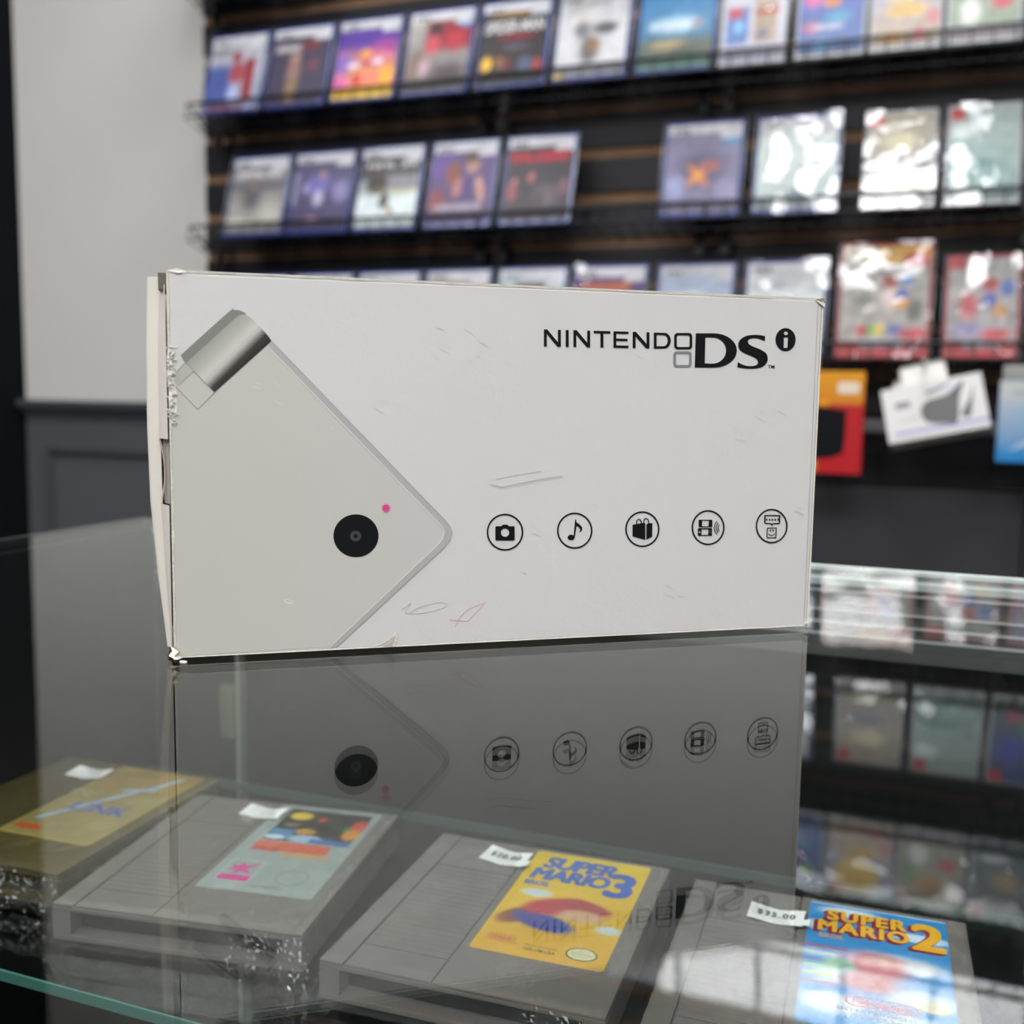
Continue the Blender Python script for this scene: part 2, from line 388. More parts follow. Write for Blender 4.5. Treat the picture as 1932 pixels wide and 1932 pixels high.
def label_sheet(t, prims, w=58, h=100, nx=58, ny=80, jig=0.0):
    lp = rrect(0, 0, w, h, 2.2)
    me = sheet_me(w, h, prims, nx, ny, jig)
    # rounded corners: pull the outer corner verts in
    for v in me.vertices:
        for (qx, qy, sx, sy) in ((0, 0, 1, 1), (w, 0, -1, 1), (0, h, 1, -1), (w, h, -1, -1)):
            dx, dy = (v.co.x - qx) * sx, (v.co.y - qy) * sy
            if dx < 1e-4 and dy < 1e-4: v.co.x += sx * .9; v.co.y += sy * .9
    return link('label', me, M_label, t, (LX0, LY0, 17.12))
def on_label(t, lab, me, name, m, z=0.10): return link(name, me, m, lab, (0, 0, z))
def sticker(t, x, y, w=23, h=14, ang=0, text=None, fold=False):
    me = MB(); pts = []
    for i in range(9):
        a = i / 8; pts.append([(-w / 2 + a * w, -h / 2 + b * h, 0.25 + 1.3 * (abs(a - .5) * 2) ** 2 * (.6 + .4 * b) + .25 * math.sin(9 * a)) for b in (0, .5, 1)])
    me.quads(pts); o = me.build('price_sticker', M_sticker, t, (x, y, 17.2), smooth=True); o.rotation_euler = (0, 0, math.radians(ang))
    if text: link('price_text', up(heavy(fit_text(text, -w * .34, -h * .17, w * .34, h * .17, spacing=1.25), .16), lambda c: Vector((c.x, c.y, 0.6 + 1.3 * (abs(c.x / w) * 2) ** 2))), M_stickink, o)
    if fold: MB().quads([[(w * .42, -h * .45, 1.0), (w * .42, -h * .1, 1.2)], [(w * .62, -h * .5, 2.2), (w * .62, -h * .1, 2.4)]]).build('sticker_tab', M_sticker, o)
    return o
def wrap(t, seed, tail=True, mfilm=None, tint=None):
    """cellophane bag pulled over the cartridge, bunched at the front right corner"""
    g = []; nx, ny = 44, 48
    for i in range(nx + 1):
        row = []
        for j in range(ny + 1):
            x = -66 + 132 * i / nx; y = -74 + 142.5 * j / ny
            ex = max(0, abs(x) - 60.5); ey = max(0, -y - 67); 
            dp = min(1, (max(ex / 3.5, ey / 5.0)))
            n_ = noise.noise((x * .045 + seed * 9, y * .05, seed)) + .5 * noise.noise((x * .13, y * .11 + seed, 3))
            z = 18.4 + 1.0 * n_
            z = max(z, 17.75) if dp < .05 else z
            z = z * (1 - dp) + (1.5 + 1.2 * abs(n_)) * dp
            row.append((x + .8 * n_ * dp, y + 1.2 * n_ * dp, z))
        g.append(row)
    MB().quads(g).build('plastic_wrap', mfilm or M_film, t, smooth=True)
    if tail:
        g = []; rnd = random.Random(seed)
        for i in range(37):
            a = i / 36; row = []
            for j in range(19):
                b = j / 18
                x = 26 + 38 * a + 6 * b; y = -66 - 3 * a - b * (13 + 6 * math.sin(a * 7 + seed))
                z = 15.5 - 13 * b ** .8 + (.8 + 2.0 * b) * math.sin(a * 30 + 4 * b + seed) * .7 + rnd.uniform(-1.0, 1.0) * (.3 + b)
                row.append((x + rnd.uniform(-.4, .4), y + rnd.uniform(-.4, .4), max(.5, z)))
            g.append(row)
        MB().quads(g).build('wrap_tail', M_crinkle, t)
def place(lx, ly, ang):
    """cartridge origin for a label centred at (lx, ly)"""
    a = math.radians(ang); ox, oy = 22.5 * CS, 13.5 * CS
    return lx - (ox * math.cos(a) - oy * math.sin(a)), ly - (ox * math.sin(a) + oy * math.cos(a))
s_ = .918e-3
# 1 gold cartridge
x, y = place(-411.5 * s_, 451 * s_, 2.3)
c1 = cart('game_cartridge', 'olive gold plastic game cartridge with a gold label showing a blue sword', x, y, 2.3, M_gold, M_golddark)
L1 = label_sheet(c1, [G('#a08440', '#9a8a50'), R(0, .0, 1, .64, '#9c8e58', .01), R(0, 0, 1, .012, '#d8b545', .004), R(0, 0, .016, 1, '#d8b545', .008), R(.984, 0, 1, 1, '#d8b545', .008), R(0, .988, 1, 1, '#d8b545', .004), R(.07, .07, .34, .13, '#cf5a2c', .02)])
on_label(c1, L1, fill_mesh([[(6, 20), (9, 19.5), (36, 68), (33, 70)], [(24, 66), (43, 72), (45, 76), (36, 74.5), (26, 70)], [(36, 73), (39.5, 73), (49, 93), (46.5, 95)]]), 'sword_picture', cmat('#a9c4e0'))
on_label(c1, L1, fit_text('LINK', 14, 36, 50, 46, bold=.02), 'title_lettering', cmat('#3f5fc0'), .16)
on_label(c1, L1, fill_mesh([circ(47, 24, 7.5, 7, 24)]), 'seal', cmat('#a59a63'))
on_label(c1, L1, join_meshes([fit_text('THE ADVENTURE OF', 18, 49, 46, 51.5), ]), 'small_lettering', cmat('#6f6334'))
sticker(c1, -17, 46, 24, 15, 4); wrap(c1, 1.0)
# 2 grey cartridge with the space picture
x, y = place(-283.5 * s_, 442 * s_, 9)
c2 = cart('game_cartridge', 'grey plastic game cartridge with silver label, dark space picture and red title', x, y, 9, M_nes, M_nesdark)
L2 = label_sheet(c2, [G('#9ba6a3', '#98a4a1'), R(.13, .565, .93, .965, '#1d1a18', .008),
    B(.28, .88, .14, .065, '#e8c23a', .5), B(.5, .86, .06, .04, '#c83a26', .6), B(.45, .69, .13, .045, '#d89b28', .5), B(.27, .76, .1, .03, '#8a7a66', .5),
    R(.14, .59, .36, .7, '#4f8cbc', .03), B(.22, .6, .12, .03, '#cfe2ef', .4), B(.5, .605, .2, .06, '#a9c6df', .5), R(.55, .567, .93, .62, '#3f6cb0', .03),
    B(.8, .77, .05, .05, '#3f8a3a', .6), B(.88, .82, .09, .09, '#d8402c', .5), B(.87, .71, .1, .09, '#e6962a', .5),
    R(.12, .44, .8, .548, '#d2593f', .02), R(.12, .43, .38, .47, '#c0473c', .02), R(.42, .395, .86, .44, '#c99f57', .03, .9)], nx=80, ny=100, jig=.15)
on_label(c2, L2, fit_text('METROID', 9, 45.5, 45, 53.5, bold=.02), 'title_lettering', cmat('#e8694a'))
on_label(c2, L2, fill_mesh([rrect(5, 9, 22, 31, .6), rrect(5.5, 9.5, 21.5, 30.5, .5)]), 'icon_border', cmat('#c9d0cd'))
on_label(c2, L2, fill_mesh([[(5.6, 9.6), (21.4, 9.6), (21.4, 15), (5.6, 15)]]), 'icon_band', cmat('#d8258e'))
on_label(c2, L2, fill_mesh([[(7, 20), (11, 20), (11, 16), (14, 19), (20, 17), (16, 22), (21, 29), (14, 25), (12, 29), (10.5, 24), (6.5, 26), (9, 22)]]), 'icon_burst', cmat('#d03a90'))
on_label(c2, L2, fill_mesh([circ(41, 18, 8, 8), circ(41, 18, 7.2, 7.2)]), 'seal', cmat('#7f8a84'))
on_label(c2, L2, fit_text('NES ME USA', 25, 5.5, 40, 7), 'small_lettering', cmat('#3c4443'))
sticker(c2, -12, 50, 23, 14, -4); wrap(c2, 2.0)
# 3 yellow label
x, y = place(-138 * s_, 438.5 * s_, 2.3)
c3 = cart('game_cartridge', 'grey plastic game cartridge with bright yellow label and big blue number 3', x, y, 2.3, M_nes, M_nesdark)
L3 = label_sheet(c3, [G('#eccb14', '#eab317'), B(.95, .0, .1, .05, '#caa13a', .8), B(.18, .33, .2, .09, '#8a4a2c', .5, 20), B(.4, .31, .32, .09, '#33469c', .4, -8), B(.42, .46, .3, .1, '#c02c3a', .4, 10), B(.66, .5, .26, .07, '#b4303c', .4, -10), B(.66, .41, .24, .075, '#dcae84', .5), B(.22, .56, .16, .05, '#d4e0dc', .45), B(.9, .33, .12, .045, '#d4e0dc', .45)])
on_label(c3, L3, heavy(fit_text('SUPER', 7.5, 83, 42.5, 94.5, shear=.18, spacing=.95), .75), 'title_lettering', cmat('#3c66bf'))
on_label(c3, L3, heavy(fit_text('MARIO', 4.8, 70.3, 42.2, 81.3, shear=.1, spacing=.95), .75), 'title_lettering', cmat('#3c66bf'))
on_label(c3, L3, heavy(fit_text('BROS.', 4, 63.5, 16, 67.5), .25), 'title_lettering', cmat('#3c66bf'))
on_label(c3, L3, heavy(fit_text('3', 42.5, 64, 53.5, 87), 1.2), 'title_number', cmat('#2f5fc4'))
def oval_logo(lab, x0, y0, x1, y1, ink, txt='Nintendo'):
    r = (y1 - y0) / 2 - .01; w = (y1 - y0) * .1
    me = fill_mesh([rrect(x0, y0, x1, y1, r, 8), rrect(x0 + w, y0 + w, x1 - w, y1 - w, r - w, 8)])
    me2 = fit_text(txt, x0 + r * .75, y0 + (y1 - y0) * .22, x1 - r * .75, y1 - (y1 - y0) * .22, bold=.03)
    return link('maker_logo', join_meshes([me, me2]), ink, lab, (0, 0, .1))
oval_logo(L3, 4.5, 10.5, 17, 14.5, cmat('#c8402f'))
on_label(c3, L3, fit_text('ENTERTAINMENT SYSTEM', 4, 8.6, 18, 10), 'small_lettering', cmat('#c8402f'))
on_label(c3, L3, join_meshes([fit_text('MADE IN JAPAN', 22, 8.8, 36, 10.6), fit_text('NES-UM-USA', 22, 5.6, 36, 8, bold=.01)]), 'small_lettering', cmat('#5f5a1c'))
on_label(c3, L3, fill_mesh([[(46.5 + (6.6 + .35 * (i % 2)) * math.cos(i * PI / 24), 10 + (4.9 + .35 * (i % 2)) * math.sin(i * PI / 24)) for i in range(48)]]), 'seal', cmat('#5d5c33'))
on_label(c3, L3, fill_mesh([circ(46.5, 10, 6.0, 4.4)]), 'seal_face', cmat('#e4e2b4'), .14)
on_label(c3, L3, join_meshes([fit_text('Official', 44, 11.6, 49, 12.8), fit_text('Nintendo', 42, 9.3, 51, 11, bold=.01), fit_text('Seal of Quality', 43, 7.4, 50, 8.8)]), 'seal_lettering', cmat('#a9a878'), .18)
sticker(c3, -19, 49, 23, 16, -6, '$20.00', True); wrap(c3, 3.0)
# 4 sky blue label
x, y = place(-4.6 * s_, 437 * s_, 2.0)
c4 = cart('game_cartridge', 'grey plastic game cartridge with sky blue label and big yellow number 2', x, y, 2.0, M_nes, M_nesdark)
L4 = label_sheet(c4, [G('#2f8fd0', '#3b96d8'), B(.3, .93, .3, .06, '#dbe9f4', .6), B(.8, .8, .3, .05, '#cfe4f4', .6), B(.05, .78, .15, .06, '#cfe4f4', .6),
    B(.62, .55, .5, .1, '#d7e8f6', .7), B(.3, .38, .35, .1, '#cfe3f5', .7), B(.8, .3, .35, .1, '#d4e6f6', .7), B(.22, .17, .3, .1, '#e0edf8', .6), B(.75, .12, .3, .08, '#cfe3f5', .6),
    R(0, .585, .3, .6, '#cf4b4b', .01), R(0, .53, .26, .545, '#d9cf55', .01), R(0, .47, .24, .485, '#4f74c8', .01), R(0, .42, .25, .44, '#9ad04a', .01), R(0, .36, .24, .378, '#d6d84a', .01), R(0, .3, .24, .314, '#cf4b4b', .01),
    B(.5, .5, .3, .16, '#c9606a', .6), B(.45, .36, .28, .1, '#b8525e', .7), B(.58, .56, .2, .05, '#dba59a', .6), B(.25, .47, .16, .06, '#8cc0a0', .6), B(.8, .54, .14, .07, '#e0e4ea', .5), R(0, .985, 1, 1, '#b8d4ee', .01)], nx=70, ny=110)
def shadowed(lab, txt, x0, y0, x1, y1, top, dark, d=1.5, hv=.5, **kw):
    for k in range(3):
        on_label(None, lab, heavy(fit_text(txt, x0 - d * (k + 1) / 3, y0 - d * (k + 1) / 3, x1 - d * (k + 1) / 3, y1 - d * (k + 1) / 3, **kw), hv + .35), 'title_shadow', dark, .05 + .01 * (3 - k))
    on_label(None, lab, heavy(fit_text(txt, x0, y0, x1, y1, **kw), hv), 'title_lettering', top, .2)
shadowed(L4, 'SUPER', 8.5, 84.5, 41, 93.5, cmat('#f0b81c'), cmat('#8c1f3c'), spacing=1.15)
shadowed(L4, 'MARIO', 5, 73.5, 42, 83, cmat('#f0b81c'), cmat('#8c1f3c'), spacing=1.15)
shadowed(L4, '2', 44, 71, 56, 93, cmat('#f2b41a'), cmat('#8c1f3c'), hv=1.0)
on_label(c4, L4, fit_text('BROS.', 5.5, 67.5, 16, 71, bold=.02), 'title_lettering', cmat('#d99a5a'))
oval_logo(L4, 17.5, 17.5, 44.5, 25, cmat('#d23a3a'))
on_label(c4, L4, join_meshes([fit_text('ENTERTAINMENT', 14.5, 13.2, 44, 15.6, bold=.012, spacing=1.05), fit_text('SYSTEM', 20, 9.6, 38, 12, bold=.012)]), 'maker_lettering', cmat('#1f3a6a'))
on_label(c4, L4, fill_mesh([circ(50, 26.5, 6.4, 4.6)]), 'seal', cmat('#b9b489'))
on_label(c4, L4, fill_mesh([circ(50, 26.5, 5.9, 4.1)]), 'seal_face', cmat('#efeccb'), .14)
on_label(c4, L4, join_meshes([fit_text('Official', 47.5, 28, 52.5, 29), fit_text('Nintendo', 45.5, 25.7, 54.5, 27.4, bold=.01), fit_text('Seal of Quality', 46.5, 23.8, 53.5, 25)]), 'seal_lettering', cmat('#a6a27a'), .18)
sticker(c4, -20, 42, 24, 14, -3, '$35.00', True); wrap(c4, 4.0, tail=False)
# 5 at the frame's edge
c5 = cart('game_cartridge', 'grey plastic game cartridge lying past the one with the sky blue label', 0.1085, 0.389, 3.0, M_nes, M_nesdark)
L5 = label_sheet(c5, [G('#8d9694', '#7f8886'), R(.1, .5, .9, .95, '#34405a', .02), R(.15, .3, .8, .4, '#b8453a', .02)], nx=20, ny=30)
wrap(c5, 5.0, tail=False)

# ================================================================== THE CONSOLE CARTON
ANG = math.radians(36.80)
BL = Vector((-2.5081 * H, 3.1138 * H, -H)); BW, BH, BD = 2.6193 * H, 1.398 * H, 0.066
bx = thing('console_carton', 'white printed carton for a handheld game console standing on the glass counter', 'carton', BL + Vector((0, 0, .0003)), (0, 0, ANG))
_bu = Vector((math.cos(ANG), math.sin(ANG), 0)); _bn = Vector((math.sin(ANG), -math.cos(ANG), 0))
def face(px, py):
    r = ray(px, py); t = BL.dot(_bn) / r.dot(_bn); p = r * t - BL
    return (p.dot(_bu), p.z)
MB().box(0, BW, 0.0, BD, 0, BH - .0004, .0007).build('carton_body', M_carton, bx, smooth=False)
MB().box(.004, BW - .004, .007, BD - .004, -.0008, -.00005, .0003).build('base_panel', M_carton, bx)
def decal(name, loops, m, off=.00012, parent=None, px=True, mapf=None):
    lp = [[(mapf(*p) if mapf else (face(*p) if px else p)) for p in l] for l in loops]
    me = up(fill_mesh(lp), lambda c: Vector((c.x, -off, c.y)))
    return link(name, me, m, parent or bx)
def clampx(l): return l
# --- printed picture of the folded console (grey lid with hinge, lens and lamp)
def grad_poly(name, poly_px, colf, m, off, parent=None, maxe=.0035):
    """triangulated polygon with vertex colours"""
    me = fill_mesh([[face(*p) for p in poly_px]])
    bm = bmesh.new(); bm.from_mesh(me); bpy.data.meshes.remove(me)
    bmesh.ops.triangulate(bm, faces=list(bm.faces))
    for _ in range(9):
        ed = [e for e in bm.edges if e.calc_length() > maxe]
        if not ed: break
        bmesh.ops.subdivide_edges(bm, edges=ed, cuts=1, use_grid_fill=False); bmesh.ops.triangulate(bm, faces=list(bm.faces))
    me = bpy.data.meshes.new(name); bm.to_mesh(me); bm.free()
    at = me.color_attributes.new('Col', 'FLOAT_COLOR', 'POINT')
    for i, v in enumerate(me.vertices): at.data[i].color = (*colf(v.co.x, v.co.y), 1)
    up(me, lambda c: Vector((c.x, -off, c.y)))
    return link(name, me, m, parent or bx)
lid = [(322, 712), (350, 684), (405, 742), (508, 650)] + [(515, 649), (836, 984), (846, 996), (849, 1006), (845, 1020), (836, 1033), (632, 1221), (343, 1240), (334, 1237)]
rim_o = [(508, 643), (516, 648), (839, 983), (849, 996), (852, 1007), (848, 1021), (838, 1034), (634, 1222.5), (622, 1223.5), (827, 1030), (836, 1018), (839, 1006), (836, 996), (828, 987), (506, 656)]
def lidcol(x, z):
    k = noise.noise((x * 30, z * 30, 2)) * .015
    base = lin('#bfbeb9') if x > .0 else lin('#bfbeb9')
    a = max(0, min(1, x / .09)); c = tuple(lin('#c9c9c0')[i] * (1 - a) + lin('#cecdca')[i] * a for i in range(3))
    return tuple(v * (1 + k) for v in c)
pic = grad_poly('printed_console', lid, lidcol, M_cardprint, .00008)
decal('lid_rim', [rim_o], mat('rim_grey', '#b7b6b4', .5), .00014, pic)
decal('lid_rim_highlight', stroke([(506, 657), (827, 988), (835, 997), (838, 1006), (835, 1017), (826, 1029), (621, 1223.5)], 2.6), mat('rim_light', '#dad9d6', .5), .0002, pic)
decal('lid_rim_shade', stroke([(512, 646), (839, 983), (849, 996), (852, 1007), (848, 1021), (838, 1034), (635, 1222)], 2.0), mat('rim_shade', '#adacaa', .5), .0002, pic)
# hinge barrel: gradient across its axis
Ha, Hb = Vector(face(345, 685)), Vector(face(405, 742))
def hingecol(x, z):
    d = Vector(face(405, 742)) - Vector(face(350, 690)); L_ = d.length; d.normalize()
    t = (Vector((x, z)) - Vector(face(350, 690))).dot(d) / L_
    st = [(-.3, '#a9aaa2'), (0, '#a5a79e'), (.3, '#bcbcb4'), (.55, '#d4d2cd'), (.68, '#c2c1bd'), (.78, '#85847f'), (.87, '#3a3a38'), (1.1, '#232323')]
    for i in range(len(st) - 1):
        if t <= st[i + 1][0]:
            k = (t - st[i][0]) / (st[i + 1][0] - st[i][0]); k = max(0, min(1, k)); a, b = lin(st[i][1]), lin(st[i + 1][1])
            return tuple(a[j] + (b[j] - a[j]) * k for j in range(3))
    return lin('#232323')
decal('hinge_shade', [smooth_loop([(341, 672), (431, 591), (441, 587), (453, 588), (462, 592)], 4, False) + [(466, 598), (447, 603), (352, 690), (347, 683)]], mat('hinge_dark', '#858680', .5), .00016, pic)
grad_poly('hinge_barrel', [(351, 687), (443, 603), (452, 596), (463, 595), (475, 603), (492, 620), (506, 636), (512, 645), (405, 742)], hingecol, M_cardprint, .0002, pic, .0009)
decal('hinge_seam', stroke([(326, 712), (350, 686), (405, 742.5), (373, 774), (326, 726)], 1.0), mat('seam_grey', '#8f8f88', .5), .00022, pic)
grad_poly('hinge_end', [(325, 712), (351, 687), (366, 702), (337, 728), (326, 718)], lambda x, z: lin('#bcbdb5'), M_cardprint, .00019, pic)
lens = decal('lens', [circ(671.5, 1012.5, 42.5, 40.5, 56)], M_black, .00016, pic)
decal('lens_ring', [circ(671, 1013, 10.5, 10)], mat('lens_grey', '#3c3c42', .4), .0002, pic)
decal('lens_pupil', [circ(671, 1013, 4, 3.8)], M_black, .00024, pic)
decal('lamp_glow', [circ(728, 960, 9, 9.2)], M_pinkhalo, .00014, pic)
decal('lamp_dot', [circ(728, 960.3, 6.8, 7)], M_pink, .0002, pic)
# --- logo
def lz(x, y): return face(980 + x * 600 / 1932, 540 + y * 600 / 1932)
def top(x): return 268 + (x - 148) * 22 / 790
def bot(x): return 372 + (x - 148) * 14 / 790
def glyphs():
    w = 17; h_ = w / 2; out = []
    def N(a, b): 
        return [[(a, top(a)), (a + w * 1.15, top(a)), (b - w, bot(b) - w * 1.6), (b - w, top(b)), (b, top(b)), (b, bot(b)), (b - w * 1.15, bot(b)), (a + w, top(a) + w * 1.6), (a + w, bot(a)), (a, bot(a))]]
    out += N(148, 250) + [[(280, top(280)), (298, top(298)), (298, bot(298)), (280, bot(280))]] + N(327, 428)
    out += [[(450, top(450)), (551, top(551)), (551, top(551) + 15), (509, top(509) + 15), (509, bot(509)), (491, bot(491)), (491, top(491) + 15), (450, top(450) + 15)]]
    a, b = 570, 661; mid = (top(615) + bot(615)) / 2
    out += [[(a, top(a)), (b, top(b)), (b, top(b) + 14), (a + w, top(a) + 14), (a + w, mid - 7), (b - 6, mid - 5), (b - 6, mid + 9), (a + w, mid + 7), (a + w, bot(a) - 14), (b, bot(b) - 14), (b, bot(b)), (a, bot(a))]]
    out += N(687, 788)
    a, b = 815, 918; t_, u_ = top(860), bot(860)
    out += [[(a, t_), (a + 62, t_ + 1)] + [(a + 62 + 41 * math.sin(i * PI / 12), (t_ + u_) / 2 - ((u_ - t_) / 2) * math.cos(i * PI / 12)) for i in range(1, 12)] + [(a + 62, u_), (a, u_)],
            [(a + w, t_ + 14), (a + 58, t_ + 15)] + [(a + 58 + 27 * math.sin(i * PI / 12), (t_ + u_) / 2 - ((u_ - t_) / 2 - 14.5) * math.cos(i * PI / 12)) for i in range(1, 12)] + [(a + 58, u_ - 14), (a + w, u_ - 14)]]
    return out
logo = decal('logo_lettering', glyphs(), M_black, .0002, None, mapf=lz)
decal('logo_square', [rrect(939, 290, 1048, 389, 20), rrect(954, 304, 1033, 375, 10)], M_black, .0002, logo, mapf=lz)
decal('logo_square', [rrect(934, 401, 1044, 498, 20), rrect(949, 416, 1029, 484, 10)], M_greyink, .0002, logo, mapf=lz)
Do = [(1070, 292), (1180, 292)] + [(1180 + 139 * math.sin(a * PI / 16), 396 - 104 * math.cos(a * PI / 16)) for a in range(1, 16)] + [(1170, 500), (1064, 499)]
Di = [(1128, 316), (1172, 317)] + [(1170 + 84 * math.sin(a * PI / 16), 396 - 80 * math.cos(a * PI / 16)) for a in range(1, 16)] + [(1160, 476), (1124, 474)]
So = [(1491, 309), (1460, 303), (1425, 301), (1375, 308), (1338, 333), (1328, 365), (1338, 393), (1365, 412), (1410, 430), (1440, 448), (1448, 468), (1436, 485), (1402, 491), (1362, 485), (1325, 467),
      (1322, 498), (1370, 505), (1420, 506), (1470, 497), (1500, 470), (1506, 440), (1495, 412), (1462, 390), (1415, 371), (1391, 355), (1386, 338), (1400, 325), (1430, 321), (1460, 327), (1489, 339)]
Ss = smooth_loop(So[:15], 4, False) + smooth_loop(So[15:], 4, False)
decal('logo_initials', [Do, Di, Ss], M_black, .0002, logo, mapf=lz)
decal('logo_badge', [circ(1615, 330, 61, 70, 48), circ(1617, 291, 13, 12, 20), [(1604, 316), (1630, 315), (1627, 380), (1603, 380)]], M_black, .0002, logo, mapf=lz)
tm = fit_text('TM', 0, 0, 1, 1, bold=.01)
up(tm, lambda c: (lambda p: Vector((p[0], -.0002, p[1])))(lz(1508 + c.x * 40, 506 - c.y * 22))); link('trademark', tm, M_black, logo)
# --- five round icons
def iz(x, y): return face(880 + x * 700 / 1932, 860 + y * 700 / 1932)
def ic(name, cx, cy, rx, ry):
    return decal(name, [circ(cx, cy, rx, ry, 56), circ(cx, cy, rx - 8, ry - 8, 56)], M_black, .0002, None, mapf=iz)
i1 = ic('camera_icon', 200, 402, 95, 96)
decal('pictogram', [rrect(150, 371, 250, 445, 6), circ(200, 404, 22, 22)], M_black, .00022, i1, mapf=iz)
decal('pictogram_hump', [[(178, 375), (188, 363), (213, 363), (223, 375)]], M_black, .00021, i1, mapf=iz)
i2 = ic('music_icon', 563, 394, 92, 94)
decal('pictogram', [circ(544, 429, 18, 14, 24)], M_black, .00022, i2, mapf=iz)
decal('note_stem', [[(565, 336), (571, 336), (571, 350), (590, 363), (602, 378), (600, 392), (586, 405), (592, 388), (584, 376), (572, 370), (563, 428), (556, 430)]], M_black, .00023, i2, mapf=iz)
i3 = ic('shopping_icon', 915, 386, 89, 93)
decal('pictogram', [[(864, 363), (926, 352), (930, 360), (930, 441), (924, 440), (864, 423)], [(936, 362), (944, 356), (967, 354), (966, 425), (936, 440)]], M_black, .00022, i3, mapf=iz)
decal('bag_handle', stroke([(884, 362), (886, 342), (896, 334), (907, 340), (910, 356)], 5) + stroke([(922, 354), (924, 336), (935, 330), (946, 338), (948, 358)], 5), M_black, .00023, i3, mapf=iz)
i4 = ic('wireless_icon', 1257, 378, 86, 91)
decal('pictogram', [rrect(1208, 337, 1279, 376, 3), [(1226, 342), (1261, 342), (1259, 371), (1225, 371)], rrect(1204, 381, 1277, 421, 3), [(1223, 387), (1259, 387), (1257, 416), (1222, 416)],
    [(1211, 395), (1215, 395), (1215, 399), (1219, 399), (1219, 403), (1215, 403), (1215, 407), (1211, 407), (1211, 403), (1207, 403), (1207, 399), (1211, 399)], circ(1267, 393, 2.2, 2.2, 8), circ(1267, 405, 2.2, 2.2, 8), circ(1262, 399, 2.2, 2.2, 8), circ(1272, 399, 2.2, 2.2, 8)], M_black, .00022, i4, mapf=iz)
wv = []
for (x_, w_, h_) in ((1306, 16, 33), (1312, 12, 25), (1318, 9, 16)): wv += stroke([(x_ - w_ * math.cos(a), 379 + h_ * math.sin(a)) for a in [(-1.45 + .29 * k) for k in range(11)]], 4.0)
decal('radio_waves', wv, M_black, .00023, i4, mapf=iz)
i5 = ic('chat_icon', 1588, 370, 83, 90)
decal('pictogram', [smooth_loop([(1552, 312), (1628, 312), (1633, 317), (1632, 354), (1626, 360), (1596, 360), (1589, 371), (1583, 360), (1554, 358), (1549, 352), (1549, 318)], 1),
    [(1556, 318), (1625, 318), (1626, 353), (1593, 354), (1589, 361), (1586, 354), (1556, 352)]], M_black, .00022, i5, mapf=iz)
decal('speech_dots', [[(1558 + k * 15, 332), (1566 + k * 15, 332), (1566 + k * 15, 341), (1558 + k * 15, 341)] for k in range(5)], M_black, .00023, i5, mapf=iz)
decal('square_face', [[(1563, 378), (1614, 377), (1612, 433), (1561, 433)], [(1568, 383), (1609, 382), (1607, 428), (1566, 428)], [(1579, 387), (1584, 387), (1584, 400), (1579, 400)], [(1593, 387), (1598, 387), (1598, 400), (1593, 400)]] + stroke([(1571, 410), (1577, 416), (1587, 419), (1597, 416), (1603, 410)], 4), M_black, .00023, i5, mapf=iz)
# --- marks and wear; dents and scuffs carry painted shade and light strokes
decal('pen_mark', stroke([(848, 1171), (882, 1174), (915, 1139), (902, 1143), (882, 1152), (866, 1168), (858, 1185)], 1.1), M_pen, .00014)
decal('pencil_mark', stroke(smooth_loop([(758, 1152), (775, 1140), (765, 1158), (800, 1158), (842, 1146), (830, 1138), (790, 1148), (772, 1160)], 4, False), 0.9), M_pencil, .00014)
decal('pressed_line', stroke([(925, 916), (949, 921), (985, 913), (1030, 904), (1061, 900)], 1.8) + stroke([(935, 906), (975, 898), (1020, 891)], 0.9), M_dent, .00014)
decal('pressed_line_light', stroke([(926, 918.5), (949, 923.5), (985, 915.5), (1030, 906.5), (1061, 902.5)], 1.4), mat('dent_light', '#e6e4df', .6), .00013)
rnd = random.Random(3); sc1, sc2 = [], []
for (cx, cy, n_, sp) in ((860, 650, 9, 45), (1440, 800, 7, 60), (1180, 660, 5, 60), (1250, 1125, 4, 30), (545, 1137, 2, 4), (1050, 1030, 5, 120), (1480, 960, 4, 30), (480, 735, 4, 40), (700, 780, 4, 80)):
    for k in range(n_):
        a, b = cx + rnd.uniform(-sp, sp), cy + rnd.uniform(-sp, sp) * .7; L_ = rnd.uniform(6, 20); th = rnd.uniform(0.1, .9)
        sc1 += stroke([(a, b), (a + L_ * .5, b + L_ * .5 * th + rnd.uniform(-2, 2)), (a + L_, b + L_ * th)], .8); sc2 += stroke([(a + 1, b + 1.2), (a + 1 + L_ * .5, b + 1.2 + L_ * .5 * th), (a + L_, b + 1.2 + L_ * th)], .7)
decal('scuffs', sc1, mat('scuff_shade', '#cbc9c4', .6), .00009); decal('scuffs_light', sc2, mat('scuff_light', '#e2e0da', .6), .00010)
decal('lid_nick', stroke([(536, 1135), (541, 1139), (551, 1140)], 1.6) + stroke([(533, 1133), (545, 1133), (553, 1137)], .8), mat('nick_light', '#e8e6df', .6), .00012)
